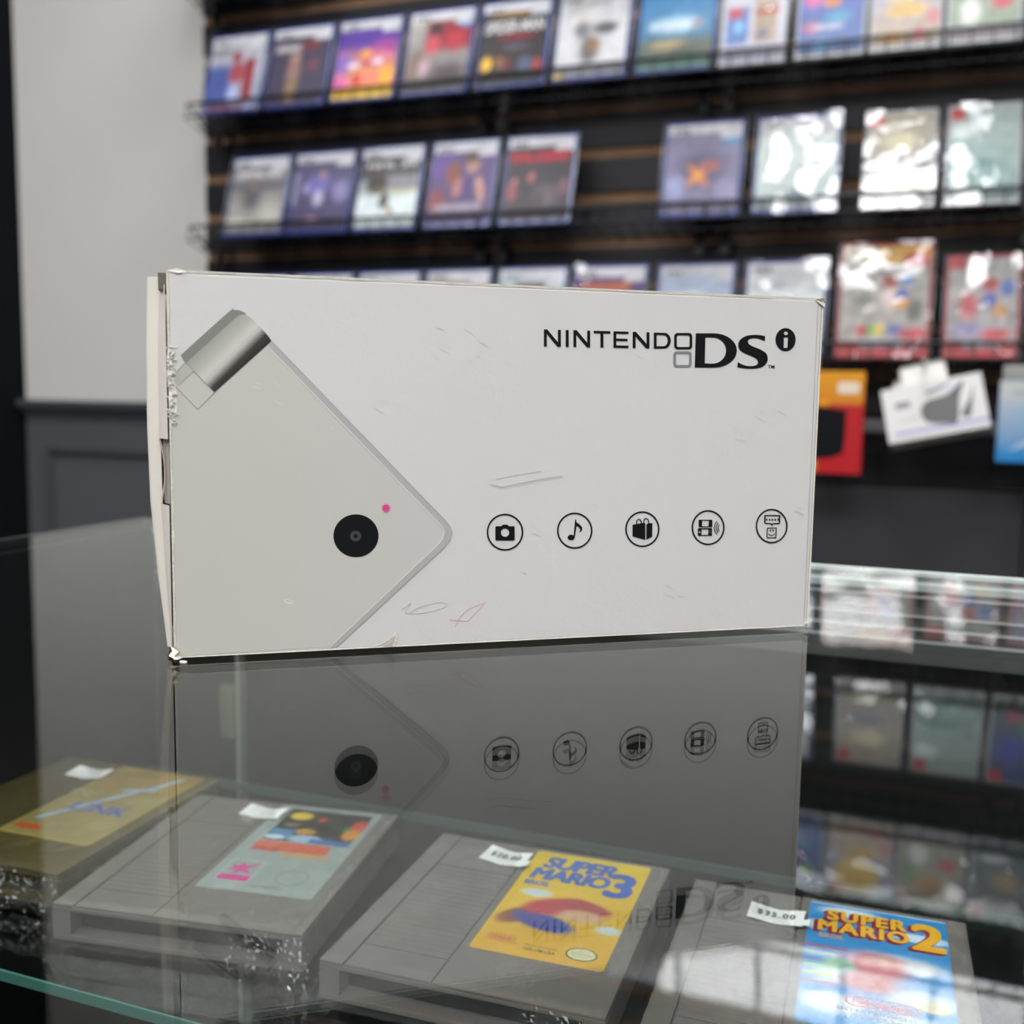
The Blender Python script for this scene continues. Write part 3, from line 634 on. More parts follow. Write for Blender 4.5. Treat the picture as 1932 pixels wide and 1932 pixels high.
# worn cream edges (irregular strips on the front rim)
def worn(x0, z0, x1, z1, w, seed, side):
    n_ = 60; g = []
    for i in range(n_ + 1):
        t = i / n_; ww = w * (.55 + .9 * abs(noise.noise((t * 14, seed, 1)))); x_ = x0 + (x1 - x0) * t; z_ = z0 + (z1 - z0) * t
        o = {'t': (x_, z_ - ww), 'b': (x_, z_ + ww), 'l': (x_ + ww, z_), 'r': (x_ - ww, z_)}[side]
        nn = {'t': (0, .00025), 'b': (0, -.00005), 'l': (-.0002, 0), 'r': (.0002, 0)}[side]
        g.append([(x_ + nn[0], .0008, z_ + nn[1]), (x_ + nn[0], -.00018, z_ + nn[1]), (o[0], -.0001, o[1])])
    MB().quads(g).build('worn_edge', M_cartonedge, bx)
worn(0, BH, BW, BH, .0006, 1, 't'); worn(0.001, .0002, BW, .0002, .0005, 2, 'b'); worn(0, .001, 0, BH, .0006, 3, 'l'); worn(BW, .001, BW, BH, .0005, 4, 'r')
decal('crease_line', stroke([(1543.5, 570), (1516, 1182)], 1.2), mat('crease_grey', '#b8b6b0', .6), .00016)
# frayed paper on the left edge
fr = MB(); rnd = random.Random(5)
for k in range(90):
    t = rnd.random(); py = 660 + 150 * t; x_, z_ = face(320 + rnd.uniform(-4, 7) + 4 * t, py); a = rnd.uniform(-.9, .9); L_ = rnd.uniform(.0006, .0022); w_ = rnd.uniform(.0002, .0006)
    dx, dz = math.sin(a) * L_, math.cos(a) * L_; y_ = -rnd.uniform(.0002, .0012)
    fr.quads([[(x_ - w_, -.0001, z_), (x_ + w_, -.0001, z_)], [(x_ - w_ * .7 + dx * .6, y_, z_ + dz * .6), (x_ + w_ + dx * .6, y_ * .6, z_ + dz * .6)], [(x_ + dx, y_ * .5, z_ + dz), (x_ + dx + w_ * .3, y_, z_ + dz)]])
decal('torn_patch', [smooth_loop([face(*p) for p in ((316, 664), (322, 658), (328, 664), (327, 690), (330, 715), (333, 745), (334, 775), (329, 786), (323, 770), (318, 740), (316, 700))], 3)], M_fray, .00015, px=False)
fr.build('frayed_paper', M_fray, bx)
# corner tears
def shard(pts, name='torn_corner', m=M_cartonedge):
    g = MB(); v = [g.bm.verts.new(p) for p in pts]
    for i in range(1, len(v) - 1): g.bm.faces.new((v[0], v[i], v[i + 1]))
    return g.build(name, m, bx)
shard([(.0002, .003, .0004), (.0018, .001, .0003), (.0014, .0006, -.0008), (-.0006, .0016, -.0008)])
shard([(-.001, .002, .0016), (.0012, -.0012, .0034), (.0022, -.0008, .0002), (.0004, -.0016, -.0001), (-.0018, .001, .0006)])
shard([(-.0012, .001, .0035), (.0004, -.0014, .0040), (.0012, -.0009, .0022), (-.0002, -.0018, .0012)])
shard([(BW - .002, -.0006, .0006), (BW + .0003, -.0016, .0018), (BW + .0008, .0005, .0012), (BW - .0004, .0002, .0001)])
shard([(BW - .0035, -.0003, BH - .0002), (BW - .0004, -.001, BH + .0002), (BW + .0012, .0004, BH - .0014), (BW + .0002, -.0009, BH - .0028), (BW - .001, -.0002, BH - .0012)])
shard([(0.0, -.0004, BH), (.003, -.0003, BH + .0008), (.006, -.0002, BH - .0001), (.003, -.0006, BH - .0006)])
x_, z_ = face(745, 1222)
decal('torn_notch', stroke(smooth_loop([(703, 1221), (722, 1215), (738, 1205), (748, 1194)], 4, False), 2.2) + stroke([(749, 1194), (746, 1212), (741, 1221)], 3.2), M_cartonedge, .0003)
decal('torn_fold', [[(722, 1222), (738, 1212), (745, 1203), (742, 1222)]], M_dent, .0002)
# --- bulging open end flap on the left
def k_at(v):   # how far the flap stands off, top -> bottom
    return .35 + .65 * ss((v) / .9)
edge_at = lambda z: 330 - 15 * z / BH
NV = 40; g1, g2 = [], []
for i in range(NV + 1):
    v = i / NV; z_ = .0012 + v * (BH - .0022); bul = math.sin(min(1, (1 - v) * 1.15 + .1) * PI / 2)
    px = 1244 + (512 - 1244) * v
    # outline read in the photo: left silhouette of the flap
    sil = [(0, 313), (.08, 306), (.2, 295), (.4, 281), (.6, 275), (.8, 273), (1, 275)]
    fld = [(0, 322), (.08, 318), (.2, 311), (.4, 302), (.6, 298), (.8, 296), (1, 299)]
    ip = lambda T: next(a[1] + (b[1] - a[1]) * (v - a[0]) / (b[0] - a[0]) for a, b in zip(T, T[1:]) if v <= b[0] + 1e-9)
    edge = 330 + (315 - 330) * v
    o1 = (edge - ip(sil)) / 2000 * .312; o2 = (edge - ip(fld)) / 2000 * .312
    g1.append([(-.0002, BD, z_), (-o1 * .5, BD * .75, z_), (-o1 * .9, .032, z_), (-o1 * 1.0, .0150, z_), (-o1 * .98, .0118, z_), (-o1 * .88, .0104, z_), (-o2 * .86, .0100, z_)])
    g2.append([(-o2 * .96, .0115, z_), (-o2 * .98, .0085, z_), (-o2 * .92, .0066, z_), (-o2 * .45, .0034, z_), (-.0007, .0012, z_)])
MB().quads(g1).build('end_flap', M_flap, bx, smooth=True)
za, zb = face(318, 948)[1], face(318, 832)[1]
lo = [r for r in g2 if r[0][2] < za]; hi = [r for r in g2 if r[0][2] > zb and r[0][2] < BH - .0035]
tf = MB().quads(lo); tf.quads(hi); tf.build('tuck_flap', M_flap, bx, smooth=True)
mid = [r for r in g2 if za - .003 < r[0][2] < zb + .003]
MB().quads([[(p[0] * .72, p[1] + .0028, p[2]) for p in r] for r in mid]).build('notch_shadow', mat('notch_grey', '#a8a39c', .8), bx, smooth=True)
nl = []
for (px, py) in smooth_loop([(300, 833), (306, 860), (309.5, 890), (309, 918), (305.5, 940), (304.5, 948)], 4, False):
    z_ = face(318, py)[1]; xx = -(edge_at(z_) - px) / 2000 * .312
    nl.append([(xx - .0002, .0075, z_), (xx + .0001, .0068, z_), (xx + .0004, .0072, z_)])
MB().quads(nl).build('notch_rim', mat('brown_cut_edge', '#b9ab98', .8), bx, smooth=True)
MB().box(-.0026, -.0003, .003, .02, BH - .0052, BH - .0004).build('flap_gap', M_gapshade, bx)  # dark block stands in for the shade inside the gap

# crumb of paper on the glass at the carton's corner
p = ray(346, 1251); p = p * (-HG / p.z)
crumb = MB(); crumb.prism(smooth_loop([(-.0011, -.0003), (-.0004, -.0008), (.0008, -.0005), (.0012, .0002), (.0003, .0007), (-.0008, .0005)], 3), 0.0001, .0006)
tag(crumb.build('paper_crumb', M_fray, None, (p.x, p.y, -HG)), 'tiny white crumb of torn paper on the glass at the carton corner', 'paper scrap')

# ================================================================== WIRE TRAYS
TILT = math.radians(-17)
def tray(x0, x1, zb, label, hi=.024):
    t = thing('wire_tray', label, 'wire tray', ((x0 + x1) / 2, 1.742, zb), (TILT, 0, 0), 'black wire trays hooked on the slatwall')
    a, b = x0 - (x0 + x1) / 2, x1 - (x0 + x1) / 2
    MB().tube([(a, .075, .004), (a, 0, hi), (b, 0, hi), (b, .075, .004)], .0026, 8).build('top_rail', M_wire, t)
    w = MB().tube([(a, 0, -.003), (b, 0, -.003)], .0018).tube([(a, .04, -.004), (b, .04, -.004)], .0016).tube([(a, .078, -.004), (b, .078, -.004)], .0018)
    n_ = int((b - a) / .029)
    for i in range(n_ + 1):
        x_ = a + (b - a) * i / n_; w.tube([(x_, .078, -.0045), (x_, 0, -.0045), (x_, -.0002, hi)], .0012, 5)
    w.build('wire_grid', M_wire, t)
    for x_ in (a + .02, b - .02): MB().box(x_ - .008, x_ + .008, .080, .083, -.03, .035).build('bracket', M_wire, t)
    return t
ZB = {0: .747, 1: .515, 2: .285, 3: .060}
names = {0: 'highest', 1: 'upper', 2: 'middle', 3: 'lower'}
segs = [(-1.352, -.745, 'left'), (-.742, -.345, 'centre'), (-.342, .155, 'right'), (.158, .6, 'far right')]
where = {'left': 'nearest the white wall', 'centre': 'second along from the white wall', 'right': 'third along from the white wall', 'far right': 'farthest from the white wall'}
for r_ in range(4):
    for (a, b, s__) in segs: tray(a, b, ZB[r_], f'black wire tray on the {names[r_]} game row, {where[s__]}')

# ================================================================== GAME CASES
def case(row, xc, kind, label, prims, w=None, h=None, film=True, tilt=0.0, yaw_=0.0, texts=(), dz=0.0, jig=.25, seam=True):
    if xc < -.6: film = False
    d = {'blue': (.128, .166, .014, M_casebl), 'clear': (.102, .164, .011, M_casecl), 'bigred': (.136, .188, .024, M_casered), 'red': (.104, .166, .014, M_casered)}[kind]
    w = w or d[0]; h = h or d[1]; dp = d[2]
    t = thing('game_case', label, 'game case', (xc, 1.7465, ZB[row] + dz), (TILT + math.radians(tilt), 0, math.radians(yaw_)), f'game cases on the {names[row]} row')
    b = 0.003
    MB().box(-w / 2, w / 2, .0015, dp, 0, h, .0022).build('case_shell', d[3], t)
    pr = list(prims)
    if kind == 'blue': pr += [R(-1, .885, 2, 2, '#cdcdd3', .02), R(.72, .835, 2, 2, '#cdcdd3', .03)]
    elif kind == 'clear': pr += [R(-1, .87, .2, 2, '#c2272f', .03)]
    mx, my = (.0035, .0055)
    cov = link('cover_sheet', up(sheet_me(w - 2 * mx, h - 2 * my, pr, 26, 32, jig), lambda c: Vector((c.x - w / 2 + mx, .0011, c.y + my))), M_print, t)
    if kind == 'blue':
        link('header_lettering', up(fit_text('PS5', -w / 2 + .014, h - .021, -w / 2 + .040, h - .0135, bold=.02), lambda c: Vector((c.x, .0006, c.y))), M_black, cov)
    for (s__, x0, y0, x1, y1, col) in texts:
        link('cover_lettering', up(fit_text(s__, (x0 - .5) * w, y0 * h, (x1 - .5) * w, y1 * h, bold=.03), lambda c: Vector((c.x, .0006, c.y))), cmat(col), cov)
    if film:
        g = []; sd = xc * 13 + row * 3.7; amp = .0016 if row else .0004
        for i in range(15):
            rw_ = []
            for j in range(19):
                x_, z_ = -w / 2 - .002 + (w + .004) * i / 14, -.001 + (h + .003) * j / 18
                rw_.append((x_, -.0010 + amp * (noise.noise((x_ * 26 + sd, z_ * 22, sd)) - .4), z_))
            g.append(rw_)
        MB().quads(g).build('shrink_wrap', M_casefilm_glossy if row == 0 else M_casefilm, t, smooth=True)
        # wrap seams catching light along the sides
    if seam:
        MB().tube([(w / 2 + .0022, .0, .004), (w / 2 + .003, -.0005, h * .5), (w / 2 + .0020, .0, h - .002)], .0011, 6).build('wrap_seam', M_seam, t, smooth=True)
        MB().tube([(-w / 2 - .0022, .0, .004), (-w / 2 - .003, -.0005, h * .55), (-w / 2 - .0022, .0, h)], .0009, 6).build('wrap_seam', M_seam, t, smooth=True)
    return t
M_seam = mat('bunched_film', '#9a9ca4', .12, spec=.8, coat=.5, bump=.9, bscale=300, var=.5, vscale=150)
X1 = [-1.259, -1.118, -.975, -.832, -.690, -.548, -.405, -.281, -.163, -.054, .054]
case(1, X1[0], 'blue', 'blue game case with red and blue cover and grey header, against the white wall', [G('#b9b9bc', '#8f94b4'), R(0, .5, .45, .0, '#41539a', .1), R(-.1, .05, .45, .62, '#4a5896', .15), B(.55, .5, .2, .22, '#a04048', .6), B(.5, .72, .12, .1, '#8c2c2c', .5), R(.68, .12, .86, .68, '#8c2026', .06), B(.5, .2, .12, .2, '#a9b4e0', .7), R(0, .75, .38, .83, '#55565a', .03, .7), B(.4, .02, .5, .08, '#7a4a5a', .6)], film=False)
case(1, X1[1], 'blue', 'blue game case with a dark plum cover, tan figure and white and red title', [G('#3c3448', '#39324a'), R(.05, .7, .5, .79, '#a9a4a8', .05), R(.52, .7, .8, .84, '#6b2c2c', .06), B(.43, .42, .16, .3, '#8a6a62', .6), B(.42, .2, .14, .25, '#8a7052', .6), B(.43, .62, .12, .09, '#9a7a6c', .5), B(.75, .5, .15, .1, '#6b3c48', .7)], film=False)
case(1, X1[2], 'blue', 'blue game case with a violet to orange and yellow cover', [G('#4a2090', '#f0a020'), R(-.1, .62, 1.1, .9, '#4a2490', .2), B(.8, .62, .35, .18, '#a03890', .8), B(.65, .5, .4, .14, '#d07078', .7), B(.1, .45, .25, .2, '#8860b8', .7), B(.1, .22, .3, .12, '#d060a0', .7), B(.48, .56, .1, .08, '#e09a38', .4), B(.3, .43, .14, .05, '#ded0e6', .5), B(.7, .46, .12, .05, '#dcd0e8', .5), B(.52, .43, .07, .06, '#b02040', .4), B(.6, .25, .5, .12, '#e67a60', .7), B(.9, .25, .2, .2, '#eea024', .6), B(.38, .23, .1, .1, '#c03028', .5), R(-.1, -.1, 1.1, .1, '#d8b020', .08)], film=False)
case(1, X1[3], 'blue', 'blue game case with a grey and red cover and round blue sticker', [G('#b8b4b0', '#3a2c30'), R(.28, .5, 1.1, .9, '#8c1c2c', .15), B(.42, .78, .16, .12, '#3a2024', .6), B(.4, .58, .16, .16, '#c04450', .6), B(.75, .62, .2, .2, '#a82034', .7), B(.15, .35, .2, .25, '#7a6458', .6), B(.3, .3, .12, .15, '#b0909a', .6), B(.7, .2, .4, .2, '#3c2c32', .8), R(-.1, -.1, 1.1, .12, '#2c2428', .1), B(.9, .88, .15, .11, '#5a94cc', .15), B(.9, .88, .06, .05, '#dbe8f2', .4)], film=False)
case(1, X1[4], 'blue', 'blue game case with a black cover, bold white title and yellow blob', [G('#2a2218', '#1c1a1e'), R(-.1, .5, 1.1, .86, '#1d1b20', .1), B(.45, .86, .45, .05, '#8a6a2c', .6), B(.55, .57, .4, .05, '#7a1c28', .6), B(.13, .26, .1, .11, '#dfae2c', .4, -20), B(.33, .27, .08, .1, '#8a5c24', .6, 30), B(.45, .24, .1, .12, '#5c1c24', .7), B(.72, .22, .15, .14, '#46546c', .6), B(.9, .2, .1, .12, '#8a3034', .5), B(.55, .45, .3, .06, '#4a4454', .7)], texts=[('SPIDER-MAN', .08, .62, .92, .76, '#c9c6c6')], film=False)
case(1, X1[5], 'blue', 'blue game case with a white cover and dark helmeted shape', [G('#c9c9cb', '#d0d0d4'), R(.15, .84, .8, .9, '#a9a8a6', .04), B(.35, .7, .2, .05, '#d8cfc4', .6), B(.68, .56, .24, .1, '#55555a', .5), B(.35, .56, .17, .14, '#7a7a7e', .6), B(.48, .32, .2, .24, '#6a6663', .6), B(.53, .38, .12, .1, '#94704f', .6), R(-.1, -.1, 1.1, .12, '#8a8a94', .06), B(.05, .02, .15, .05, '#d8b84a', .5)])
case(1, X1[6], 'blue', 'blue game case with sky blue upper half and sandy beach lower half', [G('#3c8ac4', '#4a6a70'), B(.35, .92, .3, .1, '#46464c', .7), B(.5, .5, .5, .15, '#a8c8dc', .8), R(.15, .46, .7, .54, '#d4e0e8', .06, .7), B(.78, .5, .1, .04, '#b06a5c', .6), R(-.1, .05, 1.1, .34, '#5a6458', .15), B(.4, .28, .35, .07, '#a4946c', .6), B(.6, .2, .3, .06, '#46504c', .6), R(-.1, -.1, 1.1, .1, '#5a7a70', .06)])
case(1, X1[7], 'clear', 'clear game case with grey cover and a blue and an orange picture panel', [G('#c4c4ce', '#b4b4c4'), R(.05, .2, .42, .62, '#5878b0', .05), R(.08, .5, .3, .62, '#b03a40', .06), B(.25, .4, .12, .1, '#78b0dc', .6), R(.5, .2, .88, .7, '#a4907c', .06), R(.5, .52, .9, .58, '#a05038', .04), B(.65, .3, .12, .07, '#54648c', .6), R(-.1, -.1, 1.1, .16, '#8c8c9c', .06)])
case(1, X1[8], 'clear', 'clear game case with deep blue cover and pink, orange and green splashes', [G('#3c4a9c', '#4c6ca0'), B(.2, .65, .2, .16, '#d0609c', .6), B(.75, .75, .2, .1, '#86b84c', .6), B(.5, .58, .2, .08, '#c07a3c', .5), B(.6, .4, .3, .1, '#4c94b8', .7), B(.2, .3, .2, .1, '#a85a6c', .7), R(.2, .27, .7, .33, '#bcb8c8', .05, .8), B(.4, .1, .2, .12, '#5c94c0', .6), R(-.1, -.1, 1.1, .04, '#54546c', .05)])
case(1, X1[9], 'clear', 'clear game case with big yellow shape on a pale blue cover', [G('#94a4cc', '#b09a78'), B(.45, .75, .45, .3, '#e0bc44', .35), B(.5, .4, .45, .12, '#caa860', .6), B(.9, .3, .15, .12, '#c07a80', .6), B(.7, .12, .12, .1, '#c85a68', .5), B(.3, .1, .25, .1, '#b8883c', .5), R(-.1, -.1, 1.1, .05, '#9c9a98', .05)])
case(1, X1[10], 'clear', 'clear game case with brown and green cover, right of the yellow shape one', [G('#a8a49c', '#7c9078'), B(.45, .7, .35, .2, '#b08c58', .5), B(.15, .55, .2, .2, '#6c9468', .6), B(.75, .4, .2, .12, '#c04c58', .5), B(.3, .3, .2, .2, '#d4d8d4', .5), R(-.1, -.1, 1.1, .14, '#948c94', .08)])
case(1, .164, 'clear', 'clear game case with dark teal cover at the far end of the upper row', [G('#6c7878', '#485c64'), B(.5, .5, .3, .2, '#a08c6c', .7), B(.3, .2, .3, .1, '#b8c0c0', .6)])
X2 = [-1.213, -1.072, -.930, -.784, -.640, -.355, -.206, -.052, .065]
case(2, X2[0], 'blue', 'blue game case with misty grey hockey cover and blue corner sticker', [G('#7c7a7c', '#9c9894'), R(.03, .73, .9, .82, '#b0aeae', .05, .8), R(-.1, .55, 1.1, .7, '#68666a', .1), B(.4, .5, .25, .28, '#5a585c', .7), B(.42, .62, .08, .06, '#8c7468', .6), B(.8, .25, .35, .2, '#b4b0a8', .8), B(.1, .12, .5, .12, '#bcb8ac', .7), R(-.1, -.1, 1.1, .06, '#6c6a6c', .05), B(.88, .92, .14, .09, '#6aa4d0', .2), B(.88, .92, .06, .05, '#dceaf4', .4)], texts=[('NHL 23', .12, .745, .86, .80, '#d8d8da')])
case(2, X2[1], 'blue', 'blue game case with a violet blue cover and pale central figure', [G('#5a5474', '#3c3458'), R(-.1, .66, 1.1, .8, '#544e70', .1), B(.45, .6, .3, .22, '#6a66a8', .7), B(.5, .72, .07, .06, '#a87c70', .5), B(.47, .42, .12, .14, '#b8b4d0', .6), B(.25, .55, .1, .1, '#8c88b8', .6), B(.85, .5, .2, .2, '#8480ac', .7), R(.0, .35, .08, .75, '#a8a4bc', .05, .6), B(.4, .14, .12, .06, '#a08088', .6), R(-.1, -.1, 1.1, .04, '#2c2844', .05)])
case(2, X2[2], 'blue', 'blue game case with a white ice cover and black clad hockey player', [G('#38363a', '#c4d0d0'), R(-.1, .62, 1.1, .9, '#38363a', .06), R(.45, .46, 1.1, .66, '#807e84', .1), R(.5, .42, 1.1, .47, '#b8b884', .06), R(-.1, -.1, 1.1, .42, '#cad6d6', .1), B(.3, .55, .24, .16, '#2a2620', .5), B(.34, .48, .12, .08, '#5c4a20', .6), B(.32, .7, .08, .06, '#4c3830', .5), B(.45, .34, .1, .14, '#3a2c20', .5, -30), B(.56, .22, .12, .04, '#8c5a2c', .5, -35), R(-.1, -.1, 1.1, .03, '#6c7474', .04)], texts=[('NHL 24', .12, .74, .9, .80, '#d8d8d8')])
case(2, X2[3], 'blue', 'blue game case with purple cover, auburn shape and pale title near its bottom', [G('#54407c', '#3a2848'), R(-.1, .6, .25, .9, '#5c3c8c', .2), B(.35, .62, .16, .2, '#7c3a2c', .5), B(.65, .74, .14, .16, '#a87c68', .5), B(.62, .82, .2, .1, '#4c3030', .6), B(.45, .45, .1, .16, '#a86c68', .5, -25), B(.8, .42, .09, .22, '#b08078', .5, 20), B(.6, .45, .14, .2, '#3c2868', .6), B(.1, .3, .25, .2, '#7c3434', .7), R(.1, .17, .85, .25, '#a89cac', .06, .7), R(-.1, -.1, 1.1, .1, '#3c2c5c', .06)])
case(2, X2[4], 'blue', 'blue game case with a black cover and blood red title', [G('#201c26', '#2c242c'), B(.12, .35, .1, .16, '#8c4450', .6), B(.15, .48, .05, .05, '#b87070', .5), B(.4, .52, .07, .08, '#a8585c', .5), B(.65, .3, .3, .22, '#544850', .8), B(.55, .2, .1, .2, '#342c34', .6), B(.9, .4, .1, .14, '#704854', .7), R(.1, .70, .9, .80, '#9c1428', .06, .55), R(-.1, -.1, 1.1, .08, '#2a2430', .05)], texts=[('EVIL DEAD', .08, .70, .92, .81, '#c01830')])
case(2, X2[5], 'blue', 'blue game case with an orange starburst on grey violet cover', [G('#7c7894', '#74708c'), B(.5, .5, .45, .3, '#54506c', .7), B(.45, .42, .25, .07, '#d08444', .6, 35), B(.45, .42, .25, .07, '#d08444', .6, -40), B(.6, .52, .2, .1, '#a06058', .7), B(.45, .42, .06, .05, '#e8a444', .4), B(.15, .3, .2, .2, '#9498c0', .7), B(.85, .25, .2, .2, '#8c88a8', .7), B(.88, .86, .15, .12, '#5a94bc', .15), B(.88, .87, .08, .06, '#94c0d8', .4), R(-.1, -.1, 1.1, .08, '#6c6880', .05)], tilt=1.5, yaw_=1)
case(2, X2[6], 'blue', 'blue game case with white glare painted into its washed out cover', [G('#ccd4d0', '#a8b8b8'), B(.55, .14, .2, .14, '#7c8c94', .5), B(.65, .8, .15, .08, '#a8b0a8', .6), R(-.1, -.1, 1.1, .08, '#8c9498', .08)], tilt=.8)  # glare is put into the pale cover colours
case(2, X2[7], 'clear', 'clear game case with a parchment and slate cover, red corner logo', [G('#b4ac94', '#74747c'), B(.5, .7, .35, .15, '#d4cca8', .6), B(.45, .45, .5, .06, '#74768c', .6), B(.6, .3, .4, .05, '#8c8c8c', .6), R(.1, .12, .9, .24, '#8c8864', .1), R(.2, .12, .7, .2, '#c0b890', .06, .6), R(-.1, -.1, 1.1, .06, '#6c6860', .05)], tilt=-1.2)
case(2, X2[8], 'clear', 'clear game case with pale glare streaks painted on its sea green cover', [G('#a8b8b4', '#6c8c88'), B(.2, .75, .25, .12, '#dce8e8', .6), B(.7, .55, .5, .06, '#88a09c', .6), B(.4, .4, .5, .08, '#5c8884', .7), B(.6, .25, .4, .08, '#84a4a0', .7), B(.3, .15, .3, .06, '#547c74', .6), R(-.1, -.1, 1.1, .06, '#6c7c7c', .05)], tilt=-.6)  # pale blobs paint glare streaks into the cover
case(2, .178, 'clear', 'clear game case with dark blue and green cover ending the middle row', [G('#3c4c8c', '#3c5c54'), B(.3, .6, .3, .2, '#34449c', .6), B(.6, .3, .3, .2, '#5c8c64', .7), B(.3, .2, .2, .15, '#8c4c58', .6)])
X3 = [-1.222, -1.079, -.938, -.797, -.654, -.511, -.363, -.216]
lowers = [('blue game case with slate cover behind the carton, nearest the white wall', [G('#6c7484', '#4c5468'), B(.5, .4, .3, .3, '#8c94a8', .7)]),
 ('blue game case with steel blue cover behind the carton, second from the white wall', [G('#7c88a0', '#44506c'), B(.5, .4, .3, .3, '#a89c8c', .7)]),
 ('blue game case with pale lilac cover behind the carton', [G('#b8b4c8', '#8c88a0'), B(.5, .4, .3, .3, '#6c6c94', .7)]),
 ('blue game case with green and pink top to its cover', [G('#b09c90', '#54805c'), B(.45, .8, .2, .06, '#7c9c4c', .6), B(.75, .8, .12, .07, '#cc5088', .5), B(.15, .78, .15, .05, '#b87c5c', .6)]),
 ('blue game case with a dark red badge on pale blue cover', [G('#b4c4cc', '#9cb4c0'), R(.25, .62, .72, .84, '#4c1c24', .06), R(.35, .66, .62, .8, '#7c2028', .05)]),
 ('blue game case with orange title on deep purple cover', [G('#54306c', '#3c2454'), R(.08, .72, .8, .82, '#b0582c', .05), B(.4, .4, .3, .2, '#8c4448', .7)]),
 ('blue game case with icy white and blue cover beside the carton top', [G('#b4c0d4', '#7c90b4'), B(.4, .6, .4, .15, '#dce4ee', .6), B(.7, .5, .3, .05, '#587cb0', .5)]),
 ('blue game case with bright glare painted over its cover behind the carton corner', [G('#d0d4d6', '#c8ccd0'), B(.4, .75, .3, .06, '#a8acb4', .7)])]  # last cover painted near white to carry the glare
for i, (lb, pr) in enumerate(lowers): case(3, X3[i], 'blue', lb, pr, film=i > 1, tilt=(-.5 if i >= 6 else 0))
RED = [R(-.1, -.1, 1.1, .1, '#b01c2c', .04), R(.25, .07, .75, .12, '#8cb8c8', .04)]
case(3, -.064, 'bigred', 'tall red game box with patchwork colourful cover, yellow top corner', [G('#9c9c94', '#9c9490'), R(-.1, .86, .45, 1.1, '#bcb8a4', .06), R(.4, .84, 1.1, 1.1, '#d8a430', .06), R(.72, .8, .98, .93, '#b82430', .04), B(.2, .65, .25, .15, '#b0aca8', .7), B(.25, .5, .2, .1, '#74746c', .7), B(.55, .66, .13, .09, '#a04038', .5), B(.55, .5, .13, .14, '#d8c4c0', .6), B(.7, .54, .1, .08, '#3c4c9c', .5), B(.72, .46, .12, .06, '#cc8c30', .5), B(.85, .4, .15, .15, '#54544c', .7), B(.75, .68, .1, .06, '#4c7cc0', .6), R(.22, .17, .32, .26, '#b82c34', .03), R(.32, .17, .42, .26, '#4c9c40', .03), R(.42, .17, .52, .26, '#d0b030', .03), B(.65, .22, .14, .07, '#4864a4', .6), B(.85, .18, .25, .08, '#b03038', .6)] + RED, tilt=0.6, jig=.5)
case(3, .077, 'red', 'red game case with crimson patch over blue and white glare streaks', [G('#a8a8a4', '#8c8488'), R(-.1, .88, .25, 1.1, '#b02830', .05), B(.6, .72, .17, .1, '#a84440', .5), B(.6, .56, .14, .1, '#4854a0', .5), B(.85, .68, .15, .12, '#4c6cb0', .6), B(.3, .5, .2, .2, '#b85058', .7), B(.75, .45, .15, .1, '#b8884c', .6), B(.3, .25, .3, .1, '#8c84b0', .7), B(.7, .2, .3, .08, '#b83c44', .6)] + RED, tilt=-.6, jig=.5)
case(3, .197, 'red', 'red game case with blue and red cover at the far end of the lower row', [G('#8c90a8', '#8c5c64'), B(.4, .6, .3, .2, '#b04850', .6), B(.6, .35, .3, .2, '#4c64a4', .7)] + RED)
# highest row: seen mirrored in the counter glass, pale covers paint in its glare
for i, x_ in enumerate([-.56, -.42, -.28, -.14, 0.0, .14]):
    case(0, x_, 'blue', ['white game case on the highest row, first of the pale ones', 'white game case on the highest row, second of the pale ones', 'pale grey game case on the highest row, third along', 'pale blue game case on the highest row, fourth along', 'ivory game case on the highest row, fifth along', 'silvery game case on the highest row, last of the pale ones'][i],
         [G(['#dcdcdc', '#d8d8d6', '#d0d0d4', '#ccd4e0', '#dcd8cc', '#d0d4d8'][i], '#c4c4c4'), B(.5, .35, .3, .2, ['#9c9c9c', '#a8a4a0', '#9098a8', '#88a0c0', '#b8a888', '#909498'][i], .7)])
case(0, -1.30, 'blue', 'green covered game case on the highest row above the white wall edge', [G('#4c8c4c', '#3c9c44'), B(.5, .5, .3, .3, '#a8c88c', .7)], film=False)
case(0, -1.16, 'blue', 'black covered game case on the highest row beside the green one', [G('#242428', '#1c1c20'), B(.5, .5, .3, .3, '#4c4c54', .7)], film=False)

# ================================================================== HANGING PRODUCTS
hb = thing('hook_bar', 'grey steel crossbar holding the hooks under the lower game row', 'hook bar', (0.05, 1.80, -0.046))
MB().box(-.19, .45, -.004, .004, -.011, .009, .002).build('bar', mat('bar_grey', '#8c8c90', .4), hb)
for x_ in (-.15, .3): MB().box(x_, x_ + .015, .0045, .0497, -.006, .006).build('bracket', M_steel, hb)
def hook(x, z, L, label):
    t = thing('peg_hook', label, 'hook', (x, YS, z), group='steel peg hooks on the slatwall')
    MB().tube([(0, -.002, 0), (0, -L, 0), (0, -L - .006, .006)], .0022, 8).build('prong', M_steel, t)
    MB().box(-.018, .018, -.005, -.001, -.014, .014, .001).build('backplate', M_wire, t)
